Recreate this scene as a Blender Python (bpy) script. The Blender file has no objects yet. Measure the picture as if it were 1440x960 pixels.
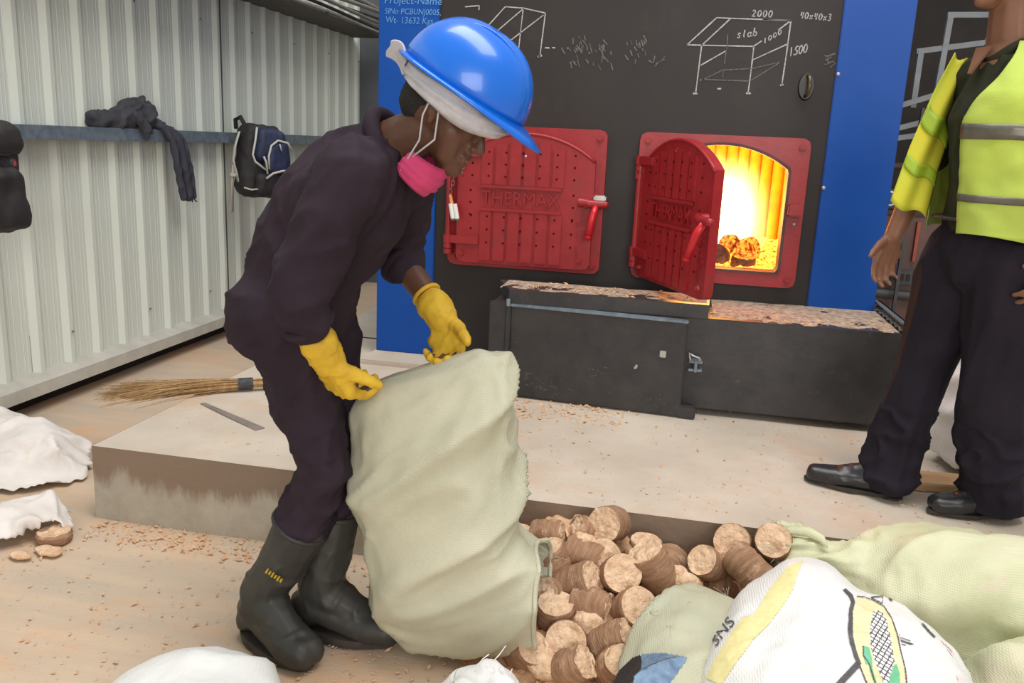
import bpy, bmesh, math, random
from mathutils import Vector, Matrix, Euler, noise
from mathutils.bvhtree import BVHTree
random.seed(7)
PI = math.pi
V = Vector
scene = bpy.context.scene
COL = scene.collection

# ------------------------------------------------------------------ camera
cam_d = bpy.data.cameras.new('camera')
cam_d.sensor_width = 36.0
cam_d.lens = 29.967
cam_d.clip_start = 0.05
cam = bpy.data.objects.new('camera', cam_d)
COL.objects.link(cam)
_yaw, _pitch, _roll = -0.19160, 0.22891, 0.04513
_fw = V((math.sin(_yaw), math.cos(_yaw), 0))
_rt = V((math.cos(_yaw), -math.sin(_yaw), 0))
_up = V((0, 0, 1))
_f2 = _fw * math.cos(_pitch) - _up * math.sin(_pitch)
_u2 = _up * math.cos(_pitch) + _fw * math.sin(_pitch)
_r3 = _rt * math.cos(_roll) + _u2 * math.sin(_roll)
_u3 = _u2 * math.cos(_roll) - _rt * math.sin(_roll)
cam.matrix_world = Matrix(((_r3.x, _u3.x, -_f2.x, 0), (_r3.y, _u3.y, -_f2.y, 0), (_r3.z, _u3.z, -_f2.z, 1.32), (0, 0, 0, 1)))
scene.camera = cam

# ------------------------------------------------------------------ world, lights, exposure
scene.view_settings.view_transform = 'Standard'
scene.view_settings.look = 'None'
scene.view_settings.gamma = 1.0
scene.view_settings.exposure = 0.0
scene.view_settings.use_curve_mapping = False
world = bpy.data.worlds.new('daylight')
scene.world = world
world.use_nodes = True
_bg = world.node_tree.nodes['Background']
_bg.inputs['Color'].default_value = (1.0, 0.985, 0.96, 1)
_bg.inputs['Strength'].default_value = 0.50

def area(name, loc, aim, sx, sy, power, color):
    d = bpy.data.lights.new(name, 'AREA')
    d.shape = 'RECTANGLE'
    d.size = sx
    d.size_y = sy
    d.energy = power
    d.color = color
    o = bpy.data.objects.new(name, d)
    COL.objects.link(o)
    o.location = loc
    o.rotation_euler = (V(aim) - V(loc)).to_track_quat('-Z', 'Y').to_euler()
    return o

area('roof_skylight', (0.4, 2.0, 7.5), (-0.4, 2.6, 0), 3.0, 7.0, 500, (1.0, 0.985, 0.95))
area('shed_doorway', (1.6, -6.0, 2.8), (-0.6, 3.0, 0.7), 4.5, 3.6, 330, (1.0, 0.97, 0.93))

# ------------------------------------------------------------------ helpers
def lin(c):
    return tuple((x / 12.92 if x <= 0.04045 else ((x + 0.055) / 1.055) ** 2.4) for x in (v / 255.0 for v in c)) + (1.0,)

def mk(name, c1, c2=None, rough=0.6, metal=0.0, scale=8.0, detail=6.0, bump=0.0, bscale=40.0, spec=0.5, stretch=None,
       lo=0.35, hi=0.65, c3=None, c3scale=3.0, c3lo=0.55, c3hi=0.75, sheen=0.0, sub=0.0, coat=0.0):
    """noise-mixed principled material: c1/c2 by noise, c3 as a second layer of stains"""
    m = bpy.data.materials.new(name)
    m.use_nodes = True
    nt = m.node_tree
    N, L = nt.nodes, nt.links
    b = N['Principled BSDF']
    b.inputs['Roughness'].default_value = rough
    b.inputs['Metallic'].default_value = metal
    b.inputs['Specular IOR Level'].default_value = spec
    b.inputs['Sheen Weight'].default_value = sheen
    b.inputs['Coat Weight'].default_value = coat
    if sub:
        b.inputs['Subsurface Weight'].default_value = sub
        b.inputs['Subsurface Scale'].default_value = 0.01
    tc = N.new('ShaderNodeTexCoord')
    src = tc.outputs['Object']
    if stretch:
        mp = N.new('ShaderNodeMapping')
        mp.inputs['Scale'].default_value = stretch
        L.new(src, mp.inputs['Vector'])
        src = mp.outputs['Vector']
    b.inputs['Base Color'].default_value = lin(c1)
    out = None
    if c2 is not None:
        nz = N.new('ShaderNodeTexNoise')
        nz.inputs['Scale'].default_value = scale
        nz.inputs['Detail'].default_value = detail
        nz.inputs['Roughness'].default_value = 0.62
        L.new(src, nz.inputs['Vector'])
        mr = N.new('ShaderNodeMapRange')
        mr.inputs['From Min'].default_value = lo
        mr.inputs['From Max'].default_value = hi
        L.new(nz.outputs['Fac'], mr.inputs['Value'])
        mx = N.new('ShaderNodeMix')
        mx.data_type = 'RGBA'
        mx.inputs['A'].default_value = lin(c1)
        mx.inputs['B'].default_value = lin(c2)
        L.new(mr.outputs['Result'], mx.inputs['Factor'])
        out = mx.outputs['Result']
        if c3 is not None:
            nz2 = N.new('ShaderNodeTexNoise')
            nz2.inputs['Scale'].default_value = c3scale
            nz2.inputs['Detail'].default_value = 8
            nz2.inputs['Roughness'].default_value = 0.7
            L.new(tc.outputs['Object'], nz2.inputs['Vector'])
            mr2 = N.new('ShaderNodeMapRange')
            mr2.inputs['From Min'].default_value = c3lo
            mr2.inputs['From Max'].default_value = c3hi
            L.new(nz2.outputs['Fac'], mr2.inputs['Value'])
            mx2 = N.new('ShaderNodeMix')
            mx2.data_type = 'RGBA'
            mx2.inputs['B'].default_value = lin(c3)
            L.new(out, mx2.inputs['A'])
            L.new(mr2.outputs['Result'], mx2.inputs['Factor'])
            out = mx2.outputs['Result']
        L.new(out, b.inputs['Base Color'])
    if bump:
        nb = N.new('ShaderNodeTexNoise')
        nb.inputs['Scale'].default_value = bscale
        nb.inputs['Detail'].default_value = 5
        L.new(src, nb.inputs['Vector'])
        bp = N.new('ShaderNodeBump')
        bp.inputs['Strength'].default_value = bump
        bp.inputs['Distance'].default_value = 0.01
        L.new(nb.outputs['Fac'], bp.inputs['Height'])
        L.new(bp.outputs['Normal'], b.inputs['Normal'])
    return m

def weave(m, scale=62.0, strength=0.22):
    """adds a woven-tape relief to a sack material"""
    nt = m.node_tree
    N, L = nt.nodes, nt.links
    tc = N.new('ShaderNodeTexCoord')
    w1 = N.new('ShaderNodeTexWave')
    w1.bands_direction = 'X'
    w2 = N.new('ShaderNodeTexWave')
    w2.bands_direction = 'Z'
    add = N.new('ShaderNodeMath')
    add.operation = 'ADD'
    for w in (w1, w2):
        w.inputs['Scale'].default_value = scale
        w.inputs['Distortion'].default_value = 1.0
        L.new(tc.outputs['Object'], w.inputs['Vector'])
    L.new(w1.outputs['Fac'], add.inputs[0])
    L.new(w2.outputs['Fac'], add.inputs[1])
    bp = N.new('ShaderNodeBump')
    bp.inputs['Strength'].default_value = strength
    bp.inputs['Distance'].default_value = 0.002
    L.new(add.outputs[0], bp.inputs['Height'])
    b = N['Principled BSDF']
    if b.inputs['Normal'].links:
        L.new(b.inputs['Normal'].links[0].from_socket, bp.inputs['Normal'])
    L.new(bp.outputs['Normal'], b.inputs['Normal'])
    return m

def link(o, parent=None):
    COL.objects.link(o)
    if parent is not None:
        o.parent = parent
        o.matrix_parent_inverse = parent_inv(parent)
    return o

def parent_inv(p):
    return p.matrix_basis.inverted()

def obj(name, bm, mat, parent=None, smooth=False, angle=None, bevel=0.0):
    me = bpy.data.meshes.new(name)
    if bevel:
        es = [e for e in bm.edges if len(e.link_faces) == 2 and e.calc_face_angle(0) > 0.6]
        bmesh.ops.bevel(bm, geom=es, offset=bevel, segments=2, affect='EDGES', clamp_overlap=True)
    bmesh.ops.recalc_face_normals(bm, faces=bm.faces)
    bm.to_mesh(me)
    bm.free()
    return mobj(name, me, mat, parent, smooth, angle)

def mobj(name, me, mat, parent=None, smooth=False, angle=None):
    me.materials.clear()
    for m in (mat if isinstance(mat, (list, tuple)) else [mat]):
        me.materials.append(m)
    if smooth:
        me.polygons.foreach_set('use_smooth', [True] * len(me.polygons))
        if angle:
            me.set_sharp_from_angle(angle=angle)
    o = bpy.data.objects.new(name, me)
    return link(o, parent)

def thing(name, label, cat, loc=(0, 0, 0), group=None):
    o = bpy.data.objects.new(name, None)
    o.empty_display_size = 0.1
    o.location = loc
    COL.objects.link(o)
    return tag(o, label, cat, group)

def tag(o, label, cat=None, group=None, kind=None):
    o['label'] = label
    if cat:
        o['category'] = cat
    if group:
        o['group'] = group
    if kind:
        o['kind'] = kind
    return o

def B():
    return bmesh.new()

def box(bm, lo, hi, rot=None, piv=None):
    c = [(lo[i] + hi[i]) / 2 for i in range(3)]
    s = [abs(hi[i] - lo[i]) for i in range(3)]
    M = Matrix.Translation(c) @ Matrix.Diagonal((s[0], s[1], s[2], 1))
    if rot is not None:
        p = V(piv if piv else c)
        M = Matrix.Translation(p) @ rot.to_4x4() @ Matrix.Translation(-p) @ M
    return bmesh.ops.create_cube(bm, size=1.0, matrix=M)['verts']

def cyl(bm, p0, p1, r0, r1=None, n=16, caps=True):
    p0, p1 = V(p0), V(p1)
    r1 = r0 if r1 is None else r1
    d = p1 - p0
    q = d.to_track_quat('Z', 'Y').to_matrix().to_4x4()
    return bmesh.ops.create_cone(bm, cap_ends=caps, segments=n, radius1=r0, radius2=r1, depth=d.length,
                                 matrix=Matrix.Translation((p0 + p1) / 2) @ q)['verts']

def ball(bm, c, r, sub=2, sc=(1, 1, 1), rot=None):
    M = Matrix.Translation(c)
    if rot is not None:
        M = M @ rot.to_4x4()
    M = M @ Matrix.Diagonal((r * sc[0], r * sc[1], r * sc[2], 1))
    return bmesh.ops.create_icosphere(bm, subdivisions=sub, radius=1.0, matrix=M)['verts']

def tube(bm, pts, r, n=8, closed=False, caps=True, flat=None):
    """swept tube along pts; r a number or list; flat=(a,b) scales the section"""
    pts = [V(p) for p in pts]
    k = len(pts)
    rs = r if isinstance(r, (list, tuple)) else [r] * k
    rings = []
    prevn = None
    for i, p in enumerate(pts):
        a = pts[(i - 1) % k] if (closed or i > 0) else p
        b = pts[(i + 1) % k] if (closed or i < k - 1) else p
        t = (b - a).normalized()
        if prevn is None:
            nrm = t.orthogonal().normalized()
            if flat is not None and len(flat) == 3:
                nrm = (V(flat[2]) - t * V(flat[2]).dot(t)).normalized()
        else:
            nrm = (prevn - t * prevn.dot(t)).normalized()
        prevn = nrm
        bn = t.cross(nrm)
        fa, fb = (flat[0], flat[1]) if flat else (1, 1)
        rings.append([bm.verts.new(p + nrm * math.cos(2 * PI * j / n) * rs[i] * fa + bn * math.sin(2 * PI * j / n) * rs[i] * fb) for j in range(n)])
    m = k if closed else k - 1
    for i in range(m):
        A, Bq = rings[i], rings[(i + 1) % k]
        for j in range(n):
            bm.faces.new((A[j], A[(j + 1) % n], Bq[(j + 1) % n], Bq[j]))
    if caps and not closed:
        bm.faces.new(rings[0][::-1])
        bm.faces.new(rings[-1])
    return rings

def prism(bm, poly, axis, a, b):
    """extrude 2-D polygon between a and b along axis ('x','y','z')"""
    def P(u, v, w):
        return {'x': (w, u, v), 'y': (u, w, v), 'z': (u, v, w)}[axis]
    A = [bm.verts.new(P(u, v, a)) for u, v in poly]
    Bv = [bm.verts.new(P(u, v, b)) for u, v in poly]
    n = len(poly)
    bm.faces.new(A)
    bm.faces.new(Bv[::-1])
    for i in range(n):
        bm.faces.new((A[i], Bv[i], Bv[(i + 1) % n], A[(i + 1) % n]))

def ring_plate(bm, outer, inner, y0, y1):
    """plate in XZ between two loops of the same length, from y0 (front) to y1"""
    n = len(outer)
    R = []
    for y in (y0, y1):
        R.append(([bm.verts.new((u, y, v)) for u, v in outer], [bm.verts.new((u, y, v)) for u, v in inner]))
    for i in range(n):
        j = (i + 1) % n
        bm.faces.new((R[0][0][i], R[0][0][j], R[0][1][j], R[0][1][i]))
        bm.faces.new((R[1][0][i], R[1][1][i], R[1][1][j], R[1][0][j]))
        bm.faces.new((R[0][0][i], R[1][0][i], R[1][0][j], R[0][0][j]))
        bm.faces.new((R[0][1][i], R[0][1][j], R[1][1][j], R[1][1][i]))

def resample(poly, n, start=(0, 0)):
    """n points along a closed 2-D polyline starting near the ray from its middle to start"""
    P = [V((p[0], p[1])) for p in poly]
    k = min(range(len(P)), key=lambda i: (P[i] - V(start)).length)
    P = P[k:] + P[:k] + [P[k]]
    L = [0]
    for i in range(len(P) - 1):
        L.append(L[-1] + (P[i + 1] - P[i]).length)
    out = []
    for q in range(n):
        s = L[-1] * q / n
        i = max(j for j in range(len(L) - 1) if L[j] <= s + 1e-9)
        t = (s - L[i]) / max(1e-9, L[i + 1] - L[i])
        out.append(tuple(P[i].lerp(P[i + 1], t)))
    return out

def rrect(x0, z0, x1, z1, r, k=5):
    out = []
    for cx, cz, a0 in ((x1 - r, z0 + r, -PI / 2), (x1 - r, z1 - r, 0), (x0 + r, z1 - r, PI / 2), (x0 + r, z0 + r, PI)):
        for i in range(k + 1):
            a = a0 + PI / 2 * i / k
            out.append((cx + r * math.cos(a), cz + r * math.sin(a)))
    return out

def arch(x0, z0, x1, zs, za, r=0.03, k=18):
    """door outline: flat bottom with rounded corners, straight sides to zs, segmental arch to za"""
    out = []
    for i in range(5):
        a = -PI / 2 + PI / 2 * i / 4
        out.append((x1 - r + r * math.cos(a), z0 + r + r * math.sin(a)))
    w = (x1 - x0) / 2
    h = za - zs
    R = (w * w + h * h) / (2 * h)
    cx, cz = (x0 + x1) / 2, za - R
    t = math.asin(w / R)
    for i in range(k + 1):
        a = t - 2 * t * i / k
        out.append((cx + R * math.sin(a), cz + R * math.cos(a)))
    for i in range(5):
        a = PI + PI / 2 * i / 4
        out.append((x0 + r + r * math.cos(a), z0 + r + r * math.sin(a)))
    return out

def cap(bm, p0, r0, p1, r1, sub=2):
    """tapered capsule as its own closed island"""
    t = bmesh.new()
    ball(t, p0, r0, sub)
    ball(t, p1, r1, sub)
    bmesh.ops.convex_hull(t, input=t.verts)
    junk = [v for v in t.verts if not v.link_faces]
    bmesh.ops.delete(t, geom=junk, context='VERTS')
    me = bpy.data.meshes.new('t')
    t.to_mesh(me)
    t.free()
    bm.from_mesh(me)
    bpy.data.meshes.remove(me)

def remesh(bm, voxel, smooth=2, factor=0.5):
    """fuse overlapping closed islands into one continuous surface"""
    me = bpy.data.meshes.new('t')
    bmesh.ops.recalc_face_normals(bm, faces=bm.faces)
    bm.to_mesh(me)
    bm.free()
    o = bpy.data.objects.new('t', me)
    COL.objects.link(o)
    md = o.modifiers.new('r', 'REMESH')
    md.mode = 'VOXEL'
    md.voxel_size = voxel
    if smooth:
        s = o.modifiers.new('s', 'SMOOTH')
        s.factor = factor
        s.iterations = smooth
    dg = bpy.context.evaluated_depsgraph_get()
    dg.update()
    out = bpy.data.meshes.new_from_object(o.evaluated_get(dg))
    bpy.data.objects.remove(o)
    bpy.data.meshes.remove(me)
    return out

def fn(p, s, seed=0.0, oct=3):
    return noise.fractal(V((p[0] * s + seed, p[1] * s + seed * 1.7, p[2] * s - seed)), 0.8, 2.1, oct)

def ridge(p, s, seed=0.0):
    """sharp-crested folds, 0..1"""
    v = noise.noise(V((p[0] * s + seed, p[1] * s - seed * 1.3, p[2] * s + seed * 0.7)))
    return (1 - min(1.0, abs(v) * 2.2)) ** 2

def folds(c, d, s, seed, k=0.22, warp=0.35):
    """creases running along direction d"""
    d = V(d).normalized()
    p = V(c)
    w = V((noise.noise(p * 4 + V((seed, 0, 0))), noise.noise(p * 4 + V((0, seed, 3))), noise.noise(p * 4 + V((5, 1, seed))))) * (warp / s)
    p = p + w
    al = p.dot(d)
    p = p - d * al * (1 - k)
    return ridge(p, s, seed)

def displace(me, f):
    """move every vertex along its normal by f(co, normal)"""
    me.update()
    nr = [v.normal.copy() for v in me.vertices]
    for v, n in zip(me.vertices, nr):
        v.co += n * f(v.co, n)
    me.update()

def text_mesh(s, size, extrude=0.0, width=None, shear=0.0):
    cu = bpy.data.curves.new('t', 'FONT')
    cu.body = s
    cu.size = size
    cu.extrude = extrude
    cu.shear = shear
    cu.align_x = 'CENTER'
    cu.align_y = 'CENTER'
    cu.resolution_u = 3
    o = bpy.data.objects.new('t', cu)
    COL.objects.link(o)
    dg = bpy.context.evaluated_depsgraph_get()
    dg.update()
    me = bpy.data.meshes.new_from_object(o.evaluated_get(dg))
    bpy.data.objects.remove(o)
    xs = [v.co.x for v in me.vertices]
    if width and xs:
        k = width / (max(xs) - min(xs))
        for v in me.vertices:
            v.co.x *= k
    return me

UP_FRONT = Matrix(((1, 0, 0), (0, 0, -1), (0, 1, 0))).to_4x4()   # text plane -> facing -Y

# ------------------------------------------------------------------ materials
M = {}
M['floor'] = mk('dusty_concrete', (202, 179, 155), (184, 169, 152), 0.9, scale=3.2, bump=0.12, bscale=60, c3=(206, 168, 134), c3scale=2.1, c3lo=0.48, c3hi=0.66, spec=0.2, stretch=(.55, 2.6, 1))
M['slab'] = mk('pale_concrete', (202, 190, 175), (184, 171, 156), 0.88, scale=2.2, bump=0.1, bscale=50, c3=(198, 166, 142), c3scale=2.7, c3lo=0.52, c3hi=0.72, spec=0.2)
M['slabface'] = mk('stained_concrete', (176, 168, 154), (158, 150, 136), 0.9, scale=7, bump=0.2, bscale=45, spec=0.2)
M['kerb'] = mk('kerb_concrete', (196, 192, 182), (180, 176, 166), 0.85, scale=9, bump=0.1, spec=0.25)
M['sheet'] = mk('cream_painted_sheet', (220, 225, 214), (213, 218, 207), 0.5, scale=1.4, stretch=(1, 1, 0.25), spec=0.4)
M['galv'] = mk('galvanised_steel', (112, 124, 136), (136, 148, 158), 0.45, 0.35, scale=26, detail=3)
M['dark'] = mk('dark_void', (38, 34, 33), (52, 46, 44), 0.9, scale=2)
M['column'] = mk('grey_column_paint', (86, 90, 94), (98, 102, 106), 0.5, scale=2)
M['cream'] = mk('cream_trim_paint', (206, 206, 180), (196, 196, 172), 0.5, scale=3)
M['blue'] = mk('blue_enamel', (2, 72, 160), (3, 78, 168), 0.42, scale=3, spec=0.3)
M['black'] = mk('black_paint', (47, 42, 41), (54, 48, 47), 0.5, scale=2.5, spec=0.3, c3=(66, 60, 58), c3scale=4, c3lo=0.58, c3hi=0.8)
M['boxblack'] = mk('worn_black_steel', (46, 44, 46), (60, 57, 57), 0.42, scale=9, spec=0.5, c3=(104, 98, 94), c3scale=14, c3lo=0.63, c3hi=0.8, bump=0.08)
M['red'] = mk('red_furnace_enamel', (150, 32, 38), (162, 40, 46), 0.36, scale=14, spec=0.45, c3=(124, 52, 52), c3scale=6, c3lo=0.56, c3hi=0.78, bump=0.05, bscale=90)
M['redlever'] = mk('bright_red_lever', (214, 40, 52), (196, 32, 44), 0.3, scale=10)
M['soot'] = mk('sooty_iron', (76, 50, 48), (96, 62, 58), 0.6, scale=14)
M['bolt'] = mk('bright_bolt', (205, 205, 200), (180, 180, 178), 0.35, 0.6)
M['chalk'] = mk('white_chalk', (196, 196, 194), (150, 150, 150), 0.95, scale=120, spec=0.1)
M['chalkdim'] = mk('faded_chalk', (124, 120, 120), (92, 87, 87), 0.95, scale=90, spec=0.1)
M['bluechalk'] = mk('chalk_on_blue', (120, 168, 214), (84, 140, 200), 0.9, scale=60, spec=0.1)
M['pip'] = mk('dark_red_pip', (84, 22, 26), None, 0.9, spec=0.05)  # darker red than the door face
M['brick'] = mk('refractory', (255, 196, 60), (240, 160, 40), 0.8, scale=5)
M['brq'] = mk('pressed_sawdust_side', (172, 136, 108), (142, 106, 82), 0.85, scale=16, stretch=(1, 1, 6), bump=0.5, bscale=50, spec=0.25, c3=(202, 168, 138), c3scale=20, c3lo=0.55, c3hi=0.7)
M['brqend'] = mk('pressed_sawdust_end', (232, 202, 172), (204, 166, 132), 0.95, scale=42, bump=0.9, bscale=90, spec=0.15)
M['crumb'] = mk('sawdust_crumb', (222, 184, 148), (196, 152, 116), 0.95, scale=30, bump=0.5, bscale=80, spec=0.15)
M['dust'] = mk('sawdust_on_box', (188, 170, 152), (136, 114, 98), 0.95, scale=40, bump=0.4, bscale=120, spec=0.1)
M['navy'] = mk('dark_coverall_cotton', (52, 41, 51), (43, 34, 43), 0.85, scale=5, bump=0.12, bscale=220, spec=0.2)
M['trouser'] = mk('near_black_trouser', (38, 33, 43), (30, 26, 35), 0.85, scale=6, bump=0.1, bscale=220, spec=0.2)
M['shirt'] = mk('dark_olive_shirt', (52, 54, 38), (44, 45, 34), 0.85, scale=6, spec=0.2)
M['skin'] = mk('brown_skin', (98, 66, 50), (86, 57, 44), 0.5, scale=12, spec=0.4, sub=0.08)
M['skin2'] = mk('warm_brown_skin', (134, 94, 72), (122, 84, 64), 0.5, scale=12, spec=0.4, sub=0.08)
M['hair'] = mk('black_hair', (22, 18, 17), (32, 27, 25), 0.8, scale=60, bump=0.6, bscale=160)
M['eye'] = mk('eye_white', (222, 214, 204), None, 0.2)
M['iris'] = mk('dark_iris', (28, 18, 12), None, 0.15)
M['lip'] = mk('lip_skin', (122, 72, 62), None, 0.45)
M['helmet'] = mk('blue_helmet_plastic', (14, 108, 218), (10, 100, 208), 0.28, scale=2, spec=0.5, coat=0.3)
M['white'] = mk('white_webbing', (196, 194, 198), (176, 174, 180), 0.8, scale=20, bump=0.2, bscale=120)
M['pink'] = mk('pink_mask_cloth', (206, 66, 116), (190, 56, 104), 0.8, scale=20, bump=0.2, bscale=90)
M['glove'] = mk('yellow_leather_glove', (216, 178, 44), (198, 156, 40), 0.7, scale=14, bump=0.2, bscale=90)
M['boot'] = mk('dark_rubber', (52, 52, 50), (64, 62, 58), 0.5, scale=7, spec=0.4, c3=(110, 98, 84), c3scale=9, c3lo=0.6, c3hi=0.85)
M['sole'] = mk('boot_sole_rubber', (44, 42, 40), (66, 60, 54), 0.7, scale=20)
M['yellowmark'] = mk('yellow_boot_print', (178, 150, 30), None, 0.6)
M['shoe'] = mk('black_leather', (30, 29, 31), (40, 39, 41), 0.36, scale=12, spec=0.6)
M['hivis'] = mk('fluorescent_lime_mesh', (186, 206, 84), (176, 196, 88), 0.75, scale=5, bump=0.1, bscale=260)
M['hivis_shaded'] = mk('shaded_lime_mesh', (222, 190, 32), (186, 196, 56), 0.75, scale=2.6, bump=0.1, bscale=260)  # vest cloth again, shade and light passing through put into the colour
M['tape'] = mk('grey_reflective_tape', (96, 92, 82), (112, 108, 98), 0.35, 0.3, scale=20)
M['tape2'] = mk('lime_tape', (158, 186, 44), (146, 172, 44), 0.5, scale=12)
M['sackgreen'] = weave(mk('pale_green_woven_plastic', (200, 197, 174), (188, 187, 164), 0.55, scale=4, bump=0.15, bscale=30, spec=0.35))
M['sackright'] = weave(mk('lime_woven_plastic', (206, 206, 174), (194, 196, 160), 0.55, scale=4, bump=0.15, bscale=30, spec=0.35, c3=(214, 200, 180), c3scale=5, c3lo=0.55, c3hi=0.7))
M['sacksage'] = weave(mk('sage_woven_plastic', (178, 180, 158), (192, 190, 166), 0.6, scale=5, bump=0.15, bscale=30, spec=0.3))
M['sackwhite'] = weave(mk('white_woven_plastic', (230, 230, 228), (220, 220, 220), 0.5, scale=4, bump=0.12, bscale=30, spec=0.35))
M['cloth'] = mk('dirty_white_sacking', (224, 218, 214), (208, 200, 194), 0.7, scale=6, bump=0.15, bscale=60, c3=(196, 176, 156), c3scale=5, c3lo=0.62, c3hi=0.8)
M['p_yellow'] = mk('yellow_print', (232, 222, 164), (222, 210, 150), 0.6, scale=80)
M['p_cob'] = mk('cream_print', (232, 224, 184), (226, 214, 166), 0.6, scale=60)
M['p_green'] = mk('green_print', (118, 196, 152), (98, 180, 138), 0.6, scale=60)
M['p_black'] = mk('black_print', (70, 66, 72), (96, 90, 96), 0.6, scale=200)
M['p_blue'] = mk('blue_print', (128, 154, 182), (88, 112, 142), 0.6, scale=40)
M['p_white'] = mk('white_print', (240, 240, 238), None, 0.6)
M['p_pink'] = mk('faded_pink_print', (232, 204, 204), (236, 226, 224), 0.6, scale=30)
M['straw'] = mk('palm_straw', (186, 150, 104), (150, 116, 76), 0.8, scale=20, stretch=(3, 3, 1))
M['wire'] = mk('grey_binding_wire', (92, 92, 96), (70, 70, 74), 0.5, 0.4, scale=90)
M['flat'] = mk('rusty_steel_strip', (140, 130, 124), (156, 146, 138), 0.5, 0.4, scale=12)
M['wood'] = mk('rough_plank', (196, 162, 122), (170, 132, 94), 0.85, scale=6, stretch=(1, 9, 9), bump=0.2)
M['bagblack'] = mk('black_nylon', (34, 30, 32), (44, 40, 42), 0.7, scale=8, bump=0.2, bscale=160)
M['bagblue'] = mk('navy_nylon', (38, 46, 80), (30, 38, 66), 0.6, scale=8, bump=0.2, bscale=160)
M['piping'] = mk('pale_piping', (196, 194, 186), None, 0.6)
M['strap'] = mk('cream_strap', (190, 182, 170), (172, 164, 152), 0.8, scale=20)
M['jacket'] = mk('charcoal_fabric', (74, 74, 80), (56, 56, 62), 0.85, scale=7, bump=0.2, bscale=120)
M['jacketlining'] = mk('dark_pinstripe_fabric', (50, 50, 60), (68, 68, 78), 0.85, scale=30, stretch=(1, 1, 0.02))
M['badge'] = mk('red_badge', (190, 60, 60), None, 0.4)
M['pipe'] = mk('dusty_grey_conduit', (150, 148, 142), (110, 106, 100), 0.55, scale=9, stretch=(3, 0.4, 3))
M['pipedark'] = mk('dark_conduit', (66, 62, 58), (88, 82, 76), 0.6, scale=9)
M['skylt'] = mk('translucent_sheet', (226, 230, 228), (210, 216, 214), 0.4, scale=1)
M['rail'] = mk('pale_grey_rail', (122, 126, 128), (104, 108, 110), 0.45, 0.2, scale=8)
M['machine'] = mk('brown_machine_paint', (104, 74, 64), (84, 60, 54), 0.5, scale=5)
M['greymachine'] = mk('grey_machine_paint', (74, 74, 72), (60, 60, 60), 0.5, scale=5)
M['orangepipe'] = mk('red_oxide_pipe', (170, 74, 52), (150, 64, 46), 0.5, scale=9)
M['chain'] = mk('steel_chain', (150, 146, 140), (110, 106, 102), 0.35, 0.8, scale=40)
M['cork'] = mk('orange_tag_end', (222, 150, 90), None, 0.5)
M['tagwhite'] = mk('white_plastic_tag', (236, 236, 230), None, 0.4)
M['taggreen'] = mk('green_tag_end', (70, 150, 110), None, 0.4)
M['brass'] = mk('old_brass', (120, 104, 78), (90, 78, 60), 0.35, 0.7, scale=20)

# ================================================================== SETTING
def structure(name, label):
    o = bpy.data.objects.new(name, None)
    COL.objects.link(o)
    o['kind'] = 'structure'
    o['label'] = label
    return o

SLAB_Z, SLAB_Y, SLAB_X = 0.257, 2.405, -1.9

# floor: gently uneven dusty screed
bm = B()
bmesh.ops.create_grid(bm, x_segments=110, y_segments=140, size=1.0, matrix=Matrix.Translation((0.6, 3.0, 0)) @ Matrix.Diagonal((4.6, 7.0, 1, 1)))
for v in bm.verts:
    v.co.z = -0.004 + 0.004 * noise.noise(V((v.co.x * 2.2, v.co.y * 2.2, 3)))
o = obj('floor', bm, M['floor'], smooth=True)
tag(o, 'dusty tan concrete floor strewn with sawdust', kind='structure')

# raised concrete platform: pale worn top, stained front face
def stained_face():
    m = M['slabface']
    nt = m.node_tree
    N, L = nt.nodes, nt.links
    b = N['Principled BSDF']
    old = b.inputs['Base Color'].links[0].from_socket
    tc = N.new('ShaderNodeTexCoord')
    sx = N.new('ShaderNodeSeparateXYZ')
    L.new(tc.outputs['Object'], sx.inputs[0])
    mp = N.new('ShaderNodeMapping')
    mp.inputs['Scale'].default_value = (9, 1, 2.2)
    nz = N.new('ShaderNodeTexNoise')
    nz.inputs['Scale'].default_value = 1.0
    nz.inputs['Detail'].default_value = 7
    nz.inputs['Roughness'].default_value = 0.68
    L.new(tc.outputs['Object'], mp.inputs['Vector'])
    L.new(mp.outputs['Vector'], nz.inputs['Vector'])
    # damp spill runs down from the platform's lip: height + streaky noise
    ml = N.new('ShaderNodeMath')
    ml.operation = 'MULTIPLY_ADD'
    ml.inputs[1].default_value = 0.26
    L.new(nz.outputs['Fac'], ml.inputs[0])
    L.new(sx.outputs['Z'], ml.inputs[2])
    mr = N.new('ShaderNodeMapRange')
    mr.inputs['From Min'].default_value = 0.255
    mr.inputs['From Max'].default_value = 0.30
    L.new(ml.outputs[0], mr.inputs['Value'])
    mx = N.new('ShaderNodeMix')
    mx.data_type = 'RGBA'
    mx.inputs['B'].default_value = lin((134, 116, 100))
    L.new(old, mx.inputs['A'])
    L.new(mr.outputs['Result'], mx.inputs['Factor'])
    L.new(mx.outputs['Result'], b.inputs['Base Color'])
stained_face()

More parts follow.
